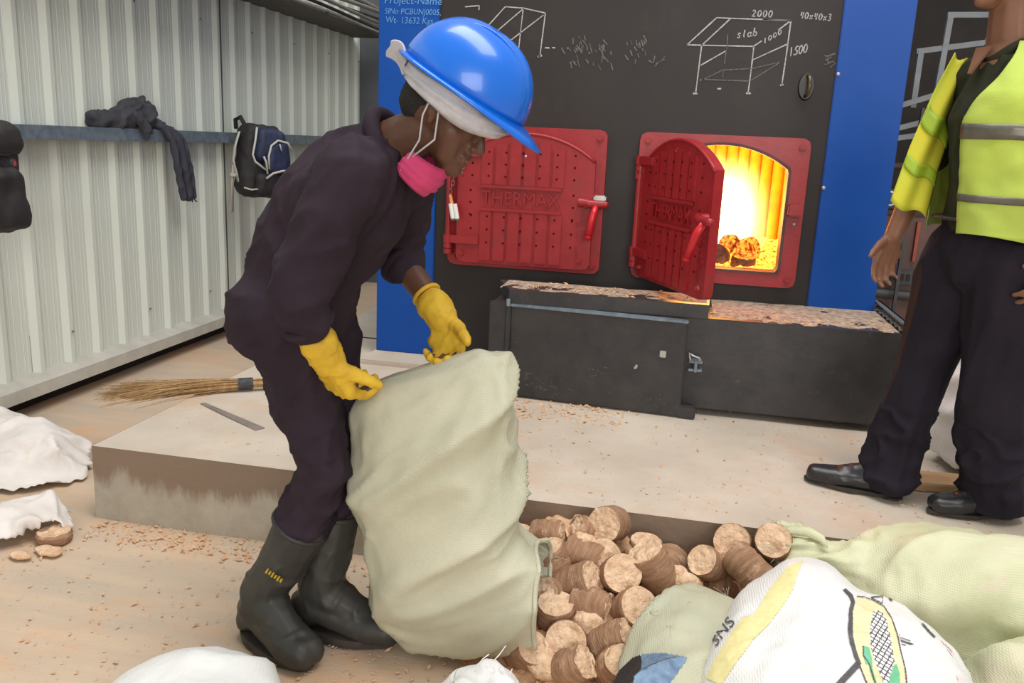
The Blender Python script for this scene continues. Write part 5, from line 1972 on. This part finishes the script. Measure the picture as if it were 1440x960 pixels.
tag(obj('embers', bm, M['emberbed'], smooth=True), 'bed of glowing orange embers on the chamber floor', 'embers', kind='stuff')

# ================================================================== PEOPLE
def frame(c, f, u):
    """local (side, forward, up) -> world"""
    f = V(f).normalized()
    u = V(u)
    u = (u - f * u.dot(f)).normalized()
    s = f.cross(u)
    c = V(c)
    return lambda a, b, d: c + s * a + f * b + u * d

def head_caps(T, neck_base, neck_r=.056):
    C = [(T(0, -.035, .035), .080, T(0, .018, .040), .077), (T(0, -.04, .0), .068, T(0, .02, .0), .070), (T(0, .0, .065), .066, T(0, .02, .05), .07),
         (T(0, .028, -.04), .056, T(0, .060, -.088), .030), (T(-.036, .038, -.022), .034, T(-.026, .05, -.07), .028), (T(.036, .038, -.022), .034, T(.026, .05, -.07), .028),
         (T(0, .090, .010), .008, T(0, .108, -.026), .013), (T(-.013, .096, -.031), .010, T(.013, .096, -.031), .010), (T(-.042, .074, .026), .014, T(.042, .074, .026), .014),
         (T(-.020, .088, -.056), .0085, T(.020, .088, -.056), .0085), (T(-.018, .087, -.068), .0095, T(.018, .087, -.068), .0095), (T(0, .078, -.097), .018, T(0, .05, -.10), .02)]
    for s in (-1, 1):
        C += [(T(s * .080, -.006, .022), .011, T(s * .078, -.004, -.024), .008), (T(s * .084, -.016, .012), .010, T(s * .081, -.012, -.008), .009)]
    C.append((T(0, -.022, -.05), neck_r, neck_base, neck_r * 1.08))
    return C

def hand_caps(W, d, pn, th, curl=(.5, .6, .5), k=1.0, s=1.0, spread=.006):
    """palm and five separate fingers; W wrist, d towards the fingers, pn the way the palm faces, th thumb side"""
    W, d = V(W), V(d).normalized()
    pn = V(pn)
    pn = (pn - d * pn.dot(d)).normalized()
    th = V(th)
    th = (th - d * th.dot(d) - pn * th.dot(pn)).normalized()
    C = []
    kn = []
    for i, (o_, l) in enumerate(((.030, .088), (.010, .092), (-.010, .087), (-.029, .078))):
        kpt = W + d * l * s + th * o_ * s
        kn.append(kpt)
        C.append((W + d * .012 * s + th * o_ * .55 * s, .0165 * k * s, kpt, .0125 * k * s))
    for i in range(3):
        C.append((kn[i], .0115 * k * s, kn[i + 1], .0115 * k * s))
        C.append((W + d * .05 * s + th * (.02 - .02 * i) * s, .014 * k * s, W + d * .05 * s + th * (.0 - .018 * i) * s, .014 * k * s))
    L_ = ((.044, .026, .021), (.049, .030, .022), (.045, .028, .022), (.035, .021, .019))
    for i in range(4):
        p, dr, up = kn[i], d + th * (1.5 - i) * spread * 8, pn
        dr = dr.normalized()
        r = (.0098, .0100, .0096, .0086)[i] * k * s
        for q in range(3):
            a = curl[q] * (1 + .08 * i)
            dr, up = (dr * math.cos(a) + up * math.sin(a)), (up * math.cos(a) - dr * math.sin(a))
            n = p + dr * L_[i][q] * s
            C.append((p, r, n, r * .90))
            p, r = n, r * .90
    p = W + d * .022 * s + th * .024 * s
    dr = (th * .62 + d * .62 + pn * .42).normalized()
    r = .0145 * k * s
    for q, (l, bend) in enumerate(((.040, 0), (.032, .35), (.025, .35))):
        dr = (dr + (d * .6 + pn * .4) * bend).normalized()
        n = p + dr * l * s
        C.append((p, r, n, r * .84))
        p, r = n, r * .84
    return C

def chain(pts):
    return [(pts[i][0], pts[i][1], pts[i + 1][0], pts[i + 1][1]) for i in range(len(pts) - 1)]

def mirror_legs(*a):
    return a

def eyes(T, parent):
    for s in (-1, 1):
        bm = B()
        ball(bm, T(s * .031, .0690, .004), .0115, 2)
        e = obj('eye', bm, M['eye'], parent, True)
        bm = B()
        ball(bm, T(s * .031, .0765, .003), .0052, 2)
        obj('iris', bm, M['iris'], e, True)

# ------------------------------------------------------------------ the bent worker
wk = thing('person', 'worker in a dark coverall and blue hard hat bending over a green sack', 'person', (-.88, 1.88, 0))
NB = V((-.690, 1.95, 1.300))                     # neck base
HC = V((-.548, 1.935, 1.375))
HF, HU = V((.86, -.05, -.50)), V((.5, 0, .86))
T = frame(HC, HF, HU)
sh_n, el_n, wr_n = V((-.715, 1.775, 1.235)), V((-.825, 1.715, .970)), V((-.782, 1.795, .815))
sh_f, el_f, wr_f = V((-.70, 2.125, 1.235)), V((-.755, 2.19, 1.015)), V((-.590, 2.090, .872))
hip_n, kn_n, an_n = V((-.915, 1.875, .86)), V((-.825, 1.870, .52)), V((-1.005, 1.875, .10))
hip_f, kn_f, an_f = V((-.915, 2.025, .86)), V((-.822, 2.000, .52)), V((-.870, 1.955, .10))
pel, wst, chs = V((-.940, 1.95, .890)), V((-.895, 1.95, 1.02)), V((-.795, 1.95, 1.165))
caps_ = head_caps(T, NB)
caps_ += chain([(pel, .12), (wst, .11), (chs, .125), (NB - V((.03, 0, .03)), .075)])
caps_ += chain([(sh_n, .052), (el_n, .040), (wr_n, .029)]) + chain([(sh_f, .052), (el_f, .043), (wr_f, .030)])
caps_ += [(NB - V((.03, 0, .04)), .06, sh_n, .05), (NB - V((.03, 0, .04)), .06, sh_f, .05)]
caps_ += chain([(hip_n, .08), (kn_n, .055), (an_n, .038), (an_n + V((.14, -.06, -.055)), .028)]) + chain([(hip_f, .08), (kn_f, .055), (an_f, .038), (an_f + V((.15, 0, -.055)), .028)])
dn, df = V((.22, .38, -.90)), V((.30, -.35, -.88))
caps_ += hand_caps(wr_n, dn, (.45, .85, .2), (1, -.3, .2), (.75, .7, .5))
caps_ += hand_caps(wr_f, df, (-.25, -.9, .2), (1, .1, .3), (.7, .7, .5))
body = blob_obj('body', caps_, M['skin'], wk, .0056, 2)
eyes(T, body)
bm = B()
tube(bm, [T(-.024, .0885, -.062), T(0, .0965, -.062), T(.024, .0885, -.062)], .0045, 8, flat=(1, 1))
obj('lips', bm, M['lip'], body, True)
# hair under the helmet
caps_h = [(T(0, -.04, .04), .083, T(0, .01, .055), .078), (T(0, -.055, .0), .068, T(0, -.05, .03), .07)]
blob_obj('hair', caps_h, M['hair'], wk, .007, 1, lambda c, n: .002 * noise.noise(c * 150))

def cover(c, n):
    v = .013 * (folds(c, (.3, .5, .8), 8, 3, .4) - .3) + .008 * (folds(c, (.8, .3, .4), 15, 9, .35) - .3)
    if c.z < .55:
        v += .010 * (folds(c, (.8, .5, 0), 14, 5, .5) - .3)
    return v
cc = chain([(pel, .150), (wst, .142), (chs, .155), (NB - V((.05, 0, .05)), .105)])
cc += [(pel + V((.0, -.07, -.01)), .125, pel + V((0, .07, -.01)), .125), (pel + V((-.035, -.06, .0)), .115, pel + V((-.035, .06, 0)), .115), (chs + V((0, -.08, .0)), .115, chs + V((0, .08, 0)), .115)]
cc += [(NB - V((.05, 0, .05)), .095, sh_n + V((0, .03, 0)), .082), (NB - V((.05, 0, .05)), .095, sh_f - V((0, .03, 0)), .082), (chs, .13, sh_n, .075), (chs, .13, sh_f, .075)]
mid_n = el_n.lerp(wr_n, .42)
mid_f = el_f.lerp(wr_f, .16)
cc += chain([(sh_n, .082), (sh_n.lerp(el_n, .6), .070), (el_n, .064), (mid_n, .056)]) + chain([(sh_f, .082), (sh_f.lerp(el_f, .6), .068), (el_f, .062), (mid_f, .060)])
cc += chain([(hip_n, .108), (hip_n.lerp(kn_n, .5), .086), (kn_n, .069), (V((-.888, 1.872, .345)), .056), (V((-.935, 1.875, .26)), .044)])
cc += chain([(hip_f, .108), (hip_f.lerp(kn_f, .5), .086), (kn_f, .069), (V((-.845, 1.975, .345)), .056), (V((-.855, 1.97, .26)), .044)])
cc += [(V((-.868, 1.87, .40)), .068, V((-.880, 1.87, .36)), .066), (V((-.835, 1.985, .40)), .066, V((-.842, 1.975, .36)), .066)]
cov = blob_obj('coverall', cc, M['navy'], wk, .0085, 3, cover)
# collar, cuffs, seam and hip pocket
def ring_at(c, ax, r, tube_r, mat, parent, name, flat=None, n=26, sq=(1, 1)):
    ax = V(ax).normalized()
    a = ax.orthogonal().normalized()
    b = ax.cross(a)
    bm = B()
    tube(bm, [V(c) + a * r * sq[0] * math.cos(2 * PI * i / n) + b * r * sq[1] * math.sin(2 * PI * i / n) for i in range(n)], tube_r, 8, closed=True)
    return obj(name, bm, mat, parent, True)
nd = (HC - NB).normalized()
ring_at(NB + nd * .005, nd, .078, .020, M['navy'], cov, 'collar')
ring_at(mid_n, wr_n - el_n, .052, .011, M['navy'], cov, 'cuff')
ring_at(mid_f, wr_f - el_f, .056, .012, M['navy'], cov, 'cuff')

# gloves
def glove(W, E_, d, pn, th, curl, name='glove'):
    C = hand_caps(W, d, pn, th, curl, 1.32, 1.06)
    ax = (V(E_) - V(W)).normalized()
    C += [(V(W) + V(d).normalized() * .01, .040, V(W) + ax * .030, .044), (V(W) + ax * .030, .044, V(W) + ax * .045, .047)]
    o = blob_obj(name, C, M['glove'], wk, .0052, 2, lambda c, n: .0035 * (folds(c, (.5, .5, .6), 30, 4, .4) - .3))
    ring_at(V(W) + ax * .082, ax, .036, .006, M['glove'], o, 'glove_hem')
    return o
glove(wr_n, el_n, dn, (.45, .85, .2), (1, -.3, .2), (.75, .7, .5))
glove(wr_f, el_f, df, (-.25, -.9, .2), (1, .1, .3), (.7, .7, .5))

# rubber boots
def boot(ankle, toe, top, name='rubber_boot'):
    ankle, toe, top = V(ankle), V(toe), V(top)
    d = V((toe.x - ankle.x, toe.y - ankle.y, 0)).normalized()
    L_ = (V((toe.x, toe.y, 0)) - V((ankle.x, ankle.y, 0))).length
    heel = V((ankle.x, ankle.y, .045)) - d * .045
    ball_ = V((ankle.x, ankle.y, .048)) + d * L_ * .58
    tp_ = V((toe.x, toe.y, .044)) - d * .05
    C = chain([(top, .072), (top.lerp(ankle, .45), .066), (ankle + V((0, 0, .03)), .060)])
    s = V((-d.y, d.x, 0))
    for q in (-1, 1):
        o_ = s * .014 * q
        C += chain([(heel + o_ * .6, .040), (ankle + V((0, 0, -.03)) + o_ * .5, .046), (ball_ + o_ * 1.3, .042), (tp_ + o_, .040)])
    C += [(ankle + V((0, 0, .02)), .058, ball_ + V((0, 0, .012)), .040), (ankle + V((0, 0, .0)), .055, heel + V((0, 0, .03)), .042)]
    bm = B()
    for c in C:
        cap(bm, *c)
    me = remesh(bm, .0065, 3)
    displace(me, lambda c, n: (.006 * (folds(c, (-d.y, d.x, 0), 15, 8, .5) - .3) if .08 < c.z < .26 else 0) + .002 * fn(c, 14, 3))
    for v in me.vertices:
        v.co.z = max(v.co.z, .020)
    me.update()
    o = mobj(name, me, M['boot'], wk, True)
    # moulded sole with a heel block
    bm = B()
    pl_ = []
    for t in range(32):
        a = 2 * PI * t / 32
        x, y = math.cos(a), math.sin(a)
        u = (x * .5 + .5)
        wd = (.051 + .012 * math.sin(min(1, u * 1.15) * PI) - .006 * math.exp(-((u - .42) / .1) ** 2)) if abs(math.sin(a)) > 1e-6 else .05
        p = heel - d * .042 + d * (L_ + .064) * u + s * y * wd
        pl_.append((p.x, p.y))
    prism(bm, pl_, 'z', .010, .026)
    so = obj('sole', bm, M['sole'], o, bevel=.003)
    bm = B()
    prism(bm, [(p[0] * .96 + (ankle.x - d.x * .01) * .04, p[1] * .96 + (ankle.y - d.y * .01) * .04) for p in pl_], 'z', .0005, .011)
    obj('tread', bm, M['sole'], o)
    ring_at(top + V((0, 0, .012)), top - ankle, .070, .007, M['boot'], o, 'top_rim')
    return o, d
b1, bd1 = boot((-1.005, 1.875, .11), (-.800, 1.762, 0), (-.892, 1.872, .335))
b2, bd2 = boot((-.872, 1.952, .11), (-.628, 1.938, 0), (-.845, 1.972, .335))
bm = B()
for k in range(6):      # worn yellow stamp on the shaft
    p = V((-.950 + .008 * k, 1.803 - .001 * k, .245 - .0035 * k))
    bmesh.ops.create_cube(bm, size=1, matrix=Matrix.Translation(p) @ Matrix.Rotation(.5, 4, 'Y') @ Matrix.Diagonal((.005, .005, .009 if k % 2 else .013, 1)))
st_ = obj('yellow_stamp', bm, M['yellowmark'], b1)
st_['kind'] = 'stuff'

# hard hat: shell, brim, ridge, white cradle cloth
def helmet(T_, parent):
    bm = B()
    n, m = 48, 14
    R = []
    for i in range(m + 1):
        ph = PI / 2 * i / m
        row = []
        for j in range(n):
            a = 2 * PI * j / n
            x, y = math.cos(a), math.sin(a)
            rr_ = math.cos(ph) ** .82
            ridge_ = .006 * math.exp(-(x * rr_ / .16) ** 2) * (math.sin(ph) ** .5)
            row.append(bm.verts.new(T_(x * .122 * rr_, y * .146 * rr_ - .006, .052 + (.128 + ridge_) * math.sin(ph) + 0 * ph)))
        R.append(row)
    for i in range(m):
        for j in range(n):
            if i == m - 1:
                pass
            bm.faces.new((R[i][j], R[i][(j + 1) % n], R[i + 1][(j + 1) % n], R[i + 1][j]))
    bmesh.ops.remove_doubles(bm, verts=bm.verts, dist=.0004)
    shell = obj('hard_hat', bm, M['helmet'], parent, True)
    shell.modifiers.new('thickness', 'SOLIDIFY').thickness = .003
    bm = B()
    inn, out_ = [], []
    for j in range(n):
        a = 2 * PI * j / n
        x, y = math.cos(a), math.sin(a)
        pk = max(0, y) ** 2 * .050
        inn.append(bm.verts.new(T_(x * .121, y * .145 - .006, .053)))
        out_.append(bm.verts.new(T_(x * .136, y * (.160 + pk) - .006, .046 - pk * .35)))
    for j in range(n):
        bm.faces.new((inn[j], inn[(j + 1) % n], out_[(j + 1) % n], out_[j]))
    br_ = obj('brim', bm, M['helmet'], shell, True)
    br_.modifiers.new('thickness', 'SOLIDIFY').thickness = .004
    bm = B()
    for dx in (-.035, .035):
        tube(bm, [T_(dx, .128 * math.cos(t), .062 + .116 * math.sin(t)) for t in [.15 + (PI - .4) * i / 14 for i in range(15)]], .004, 6)
    obj('shell_ridge', bm, M['helmet'], shell, True)
    return shell
_th = frame((0, 0, 0), HF, HU)
Th = lambda a, b, d: HC + HU.normalized() * .010 + V((.012, 0, 0)) + _th(a, b, d) * 1.07
hm = helmet(Th, wk)
# white cloth band bunched under the rim
bm = B()
R = []
nb, mb = 72, 9
for i in range(mb + 1):
    v = i / mb
    row = []
    for j in range(nb):
        a = 2 * PI * j / nb
        x, y = math.cos(a), math.sin(a)
        back = max(0, -y)
        fold = .006 * noise.noise(V((x * 2.2, y * 2.2, v * 5))) + .004 * math.sin(v * 16 + a * 3)
        rad = 1 + .10 * math.sin(v * PI)
        row.append(bm.verts.new(Th(x * (.101 * rad + fold), y * (.120 * rad + fold) - .010, .046 - v * (.046 + .014 * math.sin(a * 2 + .6) + .010 * back))))
    R.append(row)
for i in range(mb):
    for j in range(nb):
        bm.faces.new((R[i][j], R[i][(j + 1) % nb], R[i + 1][(j + 1) % nb], R[i + 1][j]))
wc = obj('head_cloth', bm, M['white'], wk, True)
wc.modifiers.new('thickness', 'SOLIDIFY').thickness = .005
wc['label'] = 'white cloth band folded under the hat rim'
bm = B()      # its knotted end, sticking out flat behind the hat
R = []
for i in range(11):
    v = i / 10
    c = V((.055 - .02 * v, -.118 - .062 * v, .020 + .022 * math.sin(v * 2.4)))
    row = []
    for j in range(9):
        w = (j / 8 - .5) * (.034 + .016 * math.sin(v * 2.6))
        row.append(bm.verts.new(Th(c.x + w * .5, c.y + .003 * math.sin(j * .8 + v * 3), c.z + w * .85)))
    R.append(row)
for i in range(10):
    for j in range(8):
        bm.faces.new((R[i][j], R[i][j + 1], R[i + 1][j + 1], R[i + 1][j]))
ct_ = obj('cloth_tail', bm, M['white'], wc, True)
ct_.modifiers.new('thickness', 'SOLIDIFY').thickness = .006
ct_.modifiers.new('round', 'SUBSURF').render_levels = 2
# pink mask pulled down under the chin, with its ties
Tm = frame(HC + V((-.060, -.01, -.120)), V((.75, -.05, -.66)), V((.66, 0, .75)))
bm = B()
n, m = 26, 10
R = []
for i in range(m + 1):
    v = i / m - .5
    row = []
    for j in range(n + 1):
        a = -1.75 + 3.5 * j / n
        bulge = .012 * math.cos(v * PI) + .003 * math.sin(v * 24)
        row.append(bm.verts.new(Tm(math.sin(a) * (.066 + bulge), math.cos(a) * (.062 + bulge) - .01, v * .085 * (1 - .3 * abs(a) / 1.75))))
    R.append(row)
for i in range(m):
    for j in range(n):
        bm.faces.new((R[i][j], R[i][j + 1], R[i + 1][j + 1], R[i + 1][j]))
mk_ = obj('face_mask', bm, M['pink'], wk, True)
mk_.modifiers.new('thickness', 'SOLIDIFY').thickness = .003
mk_['label'] = 'pink cloth mask worn under the chin'
bm = B()
tube(bm, [Tm(.070, -.01, .02), T(.088, .03, -.05), T(.092, .01, -.0), T(.10, 0, .03)], .0022, 6)
obj('mask_tie', bm, M['white'], mk_, True)
bm = B()
tube(bm, [Tm(.070, -.01, -.02), T(.086, .0, -.07), T(.090, -.02, -.02), T(.10, -.02, .03)], .0022, 6)
obj('mask_tie', bm, M['white'], mk_, True)
bm = B()
tube(bm, [Tm(-.070, -.01, .02), T(-.088, .03, -.05), T(-.092, .01, -.0), T(-.10, 0, .03)], .0022, 6)
obj('mask_tie', bm, M['white'], mk_, True)

# ------------------------------------------------------------------ the man in the bright vest
mn = thing('person', 'man in a lime reflective vest, dark trousers and black leather shoes stepping past the furnace', 'person', (.83, 2.76, SLAB_Z))
Z0 = SLAB_Z
F2 = V((-.93, -.36, 0)).normalized()
S2 = V((-F2.y, F2.x, 0)) * -1          # towards his left, nearest the camera
if S2.y > 0:
    S2 = -S2
NB2 = V((.850, 2.735, 1.655))
HC2 = V((.815, 2.715, 1.850))
T2 = frame(HC2, F2, (0, 0, 1))
pel2, chs2 = V((.905, 2.745, 1.10)), V((.875, 2.74, 1.44))
shn, shf = V((.955, 2.575, 1.545)), V((.790, 2.90, 1.545))
eln, wrn = V((1.13, 2.50, 1.27)), V((1.03, 2.485, 1.075))
elf, wrf = V((.725, 2.965, 1.27)), V((.660, 2.920, 1.085))
hpf, knf, anf = V((.850, 2.825, 1.04)), V((.785, 2.830, .680)), V((.712, 2.795, .345))
hpn, knn, ann = V((.945, 2.665, 1.04)), V((.945, 2.680, .650)), V((1.005, 2.715, .345))
c2 = head_caps(T2, NB2, .060)
c2 += chain([(pel2, .13), (V((.89, 2.745, 1.25)), .12), (chs2, .135), (NB2 - V((0, 0, .05)), .075)])
c2 += [(NB2 - V((0, 0, .05)), .06, shn, .055), (NB2 - V((0, 0, .05)), .06, shf, .055)]
c2 += chain([(shn, .055), (eln, .043), (wrn, .030)]) + chain([(shf, .055), (elf, .043), (wrf, .030)])
c2 += chain([(hpf, .085), (knf, .055), (anf, .040)]) + chain([(hpn, .085), (knn, .055), (ann, .040)])
c2 += hand_caps(wrn, (-.62, .0, -.78), (-.3, .9, -.3), (-.7, 0, .7), (.35, .4, .3))
c2 += hand_caps(wrf, (-.25, -.15, -1), (.3, -.9, 0), (-1, -.2, 0), (.35, .4, .3))
body2 = blob_obj('body', c2, M['skin2'], mn, .0056, 2)
eyes(T2, body2)
bm = B()
tube(bm, [T2(-.024, .0885, -.062), T2(0, .0965, -.062), T2(.024, .0885, -.062)], .0045, 8)
obj('lips', bm, M['lip'], body2, True)
blob_obj('hair', [(T2(0, -.04, .05), .084, T2(0, .012, .07), .076), (T2(0, -.06, .0), .066, T2(0, -.05, .03), .07)], M['hair'], mn, .006, 1, lambda c, n: .002 * noise.noise(c * 150))
# shirt
cs = chain([(pel2 + V((0, 0, .02)), .150), (V((.89, 2.745, 1.25)), .138), (chs2, .150), (NB2 - V((0, 0, .085)), .085)])
cs += [(chs2 + S2 * .07, .115, chs2 - S2 * .07, .115), (NB2 - V((0, 0, .075)), .078, shn, .068), (NB2 - V((0, 0, .075)), .078, shf, .068)]
cs += chain([(shn, .072), (shn.lerp(eln, .75), .062)]) + chain([(shf, .072), (shf.lerp(elf, .75), .062)])
shirt = blob_obj('shirt', cs, M['shirt'], mn, .0085, 3, lambda c, n: .008 * (folds(c, (.2, .2, .9), 9, 6, .4) - .3))
bm = B()
for s in (-1, 1):
    o_ = NB2 + V((0, 0, -.035))
    pts = [o_ + F2 * .062 * math.cos(a) + S2 * s * .070 * math.sin(a) + V((0, 0, .022 - .05 * max(0, math.cos(a)) ** 2)) for a in [PI * i / 12 for i in range(13)]]
    tube(bm, pts, [.012] * 13, 8, flat=(1, 1.6))
obj('collar', bm, M['shirt'], shirt, True)
bm = B()
prism(bm, [(-.030, .035), (.030, .035), (.006, -.045), (-.006, -.045)], 'y', 0, .006)
q = S2.to_track_quat('X', 'Z').to_matrix().to_4x4()
Mv = Matrix((( S2.x, -F2.x, 0, 0), (S2.y, -F2.y, 0, 0), (0, 0, 1, 0), (0, 0, 0, 1)))
bm.transform(Matrix.Translation(NB2 + F2 * .098 + V((0, 0, -.050))) @ Mv @ Matrix.Rotation(-.42, 4, 'X'))
obj('bare_chest', bm, M['skin2'], body2)
# trousers
ct = [(pel2, .158, pel2 + V((0, 0, -.03)), .158), (pel2 + S2 * .05 + V((0, 0, -.04)), .135, pel2 - S2 * .05 + V((0, 0, -.04)), .135), (pel2 + V((.01, 0, .04)), .148, pel2 + V((0, 0, .02)), .15)]
ct += chain([(hpf, .125), (hpf.lerp(knf, .5), .106), (knf, .090), (knf.lerp(anf, .6), .082), (anf + V((.01, 0, -.02)), .088)])
ct += chain([(hpn, .128), (hpn.lerp(knn, .5), .112), (knn, .098), (knn.lerp(ann, .6), .096), (ann + V((.01, 0, -.02)), .098)])
bm = B()
for c in ct:
    cap(bm, *c)
me = remesh(bm, .0085, 3)
displace(me, lambda c, n: .014 * (folds(c, (.3, .1, .9), 7, 16, .35) - .3) + (.016 * (folds(c, (.9, .4, .1), 15, 5, .45) - .3) if c.z < .55 else 0))
for v in me.vertices:
    v.co.z = max(v.co.z, Z0 + .030 + .02 * max(0, v.co.x - .70) * (1 if v.co.x < .85 else 0))
me.update()
tr = mobj('trousers', me, M['trouser'], mn, True)
bm = B()
ringp = [pel2 + V((-.004, 0, .062)) + F2 * .160 * math.cos(2 * PI * i / 30) + S2 * .172 * math.sin(2 * PI * i / 30) for i in range(30)]
tube(bm, ringp, .017, 8, closed=True, flat=(.4, 1, (0, 0, 1)))
obj('belt', bm, M['shoe'], tr, True)
# black lace-up shoes
def shoe(heel, toe, z):
    heel, toe = V((heel[0], heel[1], z)), V((toe[0], toe[1], z))
    d = (toe - heel).normalized()
    s = V((-d.y, d.x, 0))
    L_ = (toe - heel).length
    C = []
    for q in (-1, 1):
        C += chain([(heel + d * .035 + s * q * .010 + V((0, 0, .045)), .034), (heel + d * L_ * .4 + s * q * .012 + V((0, 0, .042)), .034), (heel + d * L_ * .68 + s * q * .018 + V((0, 0, .036)), .032), (heel + d * (L_ - .035) + s * q * .010 + V((0, 0, .034)), .029)])
    C += chain([(heel + d * .04 + V((0, 0, .075)), .036), (heel + d * .10 + V((0, 0, .07)), .038), (heel + d * L_ * .6 + V((0, 0, .046)), .033)])
    bm = B()
    for c in C:
        cap(bm, *c)
    me = remesh(bm, .005, 3)
    displace(me, lambda c, n: .0014 * (folds(c, s, 26, 3, .3) - .3))
    for v in me.vertices:
        v.co.z = max(v.co.z, z + .012)
    me.update()
    o = mobj('shoe', me, M['shoe'], mn, True)
    bm = B()
    pl_ = []
    for t in range(36):
        a = 2 * PI * t / 36
        u = math.cos(a) * .5 + .5
        wd = .040 + .012 * math.sin(min(1, u * 1.2) * PI) - (.008 if .3 < u < .5 else 0)
        p = heel + d * (L_ - .002) * u + s * math.sin(a) * wd
        pl_.append((p.x, p.y))
    prism(bm, pl_, 'z', z + .006, z + .017)
    obj('sole', bm, M['sole'], o, bevel=.002)
    bm = B()
    hp = [(heel + d * (.075 * (math.cos(a) * .5 + .5) - .004) + s * math.sin(a) * .038) for a in [2 * PI * t / 20 for t in range(20)]]
    prism(bm, [(p.x, p.y) for p in hp], 'z', z + .0005, z + .008)
    obj('heel', bm, M['sole'], o)
    bm = B()
    for k in range(4):
        c = heel + d * (L_ * .44 + .022 * k) + V((0, 0, .082 - .009 * k))
        tube(bm, [c - s * .020 - V((0, 0, .006)), c + V((0, 0, .002)), c + s * .020 - V((0, 0, .006))], .0022, 6)
    obj('lace', bm, M['trouser'], o, True)
    return o
shoe((.765, 2.775), (.468, 2.846), Z0)
shoe((1.075, 2.735), (.812, 2.672), Z0)
# vest: open shell round the torso, far front swinging wide
def vest_pt(z, a, grow=0.0):
    """a measured from his front towards his left (camera side)"""
    t = (z - 1.11) / .55
    ctr = pel2.lerp(NB2, max(0, min(1, (z - 1.10) / .555)))
    A = .235 - .035 * max(0, min(1, t)) + grow
    Bq = .185 - .02 * max(0, min(1, t)) + grow
    if z > 1.50:
        k = (z - 1.50) / .15
        A = A * (1 - .56 * k ** 1.3)
        Bq = Bq * (1 - .45 * k)
    w = .010 * fn((a * 1.2, z * 5, 1), 2, 3) + .010 * math.sin(a * 7 + z * 9) * (1 - max(0, t)) * .5
    return V((ctr.x, ctr.y, z)) + F2 * math.cos(a) * (Bq + w) + S2 * math.sin(a) * (A + w)
zs = [1.118 + (1.648 - 1.118) * i / 44 for i in range(45)]
def vest_surface(name, mat, z0, z1, grow, a0f, a1f, parent, n=72, m=44):
    bm = B()
    R = []
    for i in range(m + 1):
        z = z0 + (z1 - z0) * i / m
        row = []
        for j in range(n + 1):
            a = a0f(z) + (a1f(z) - a0f(z)) * j / n
            row.append(bm.verts.new(vest_pt(z + (.010 * math.sin(a * 3) if i == 0 and m > 10 else 0), a, grow)))
        R.append(row)
    for i in range(m):
        for j in range(n):
            bm.faces.new((R[i][j], R[i][j + 1], R[i + 1][j + 1], R[i + 1][j]))
    o = obj(name, bm, mat, parent, True)
    o.modifiers.new('thickness', 'SOLIDIFY').thickness = .003
    return o
near_edge = lambda z: .20 + .12 * max(0, (z - 1.3)) + (.9 * max(0, (z - 1.42) / .23) ** 1.5)
far_edge = lambda z: 2 * PI - 1.05 - .25 * max(0, (z - 1.5) / .15)
vest = vest_surface('vest', M['hivis'], 1.118, 1.648, 0.0, near_edge, far_edge, mn)
vest_surface('reflective_tape', M['tape'], 1.385, 1.425, .004, near_edge, far_edge, vest, 72, 3)
vest_surface('lower_tape', M['tape'], 1.215, 1.235, .004, near_edge, far_edge, vest, 72, 3)
# the far front flap, swung forward
fa = [V((.735, 2.84, 1.635)), V((.690, 2.82, 1.52)), V((.640, 2.79, 1.36)), V((.600, 2.76, 1.20))]
fb = [V((.785, 2.86, 1.60)), V((.765, 2.86, 1.44)), V((.735, 2.84, 1.29)), V((.715, 2.81, 1.15))]
def flap_pt(t, s):
    def L3(K):
        f = t * 3
        i = min(2, int(f))
        return K[i].lerp(K[i + 1], f - i)
    p = L3(fa).lerp(L3(fb), s)
    return p + V((0, -.018 * math.sin(s * PI) + .010 * math.sin(s * 9 + t * 3), -.012 * math.sin(s * 6)))
def flap(name, mat, t0, t1, parent, off=0.0, n=20, m=30):
    bm = B()
    R = [[bm.verts.new(flap_pt(t0 + (t1 - t0) * i / m, j / n) + V((0, -off, 0))) for j in range(n + 1)] for i in range(m + 1)]
    for i in range(m):
        for j in range(n):
            bm.faces.new((R[i][j], R[i][j + 1], R[i + 1][j + 1], R[i + 1][j]))
    o = obj(name, bm, mat, parent, True)
    o.modifiers.new('thickness', 'SOLIDIFY').thickness = .003
    return o
fl_ = flap('vest_flap', M['hivis_shaded'], 0, 1, vest)
fl_['label'] = 'open far front of the vest, its shade painted as deeper yellow'
flap('flap_tape', M['tape2'], .40, .52, vest, .006, 20, 4)
flap('flap_tape', M['tape2'], .70, .78, vest, .006, 20, 4)
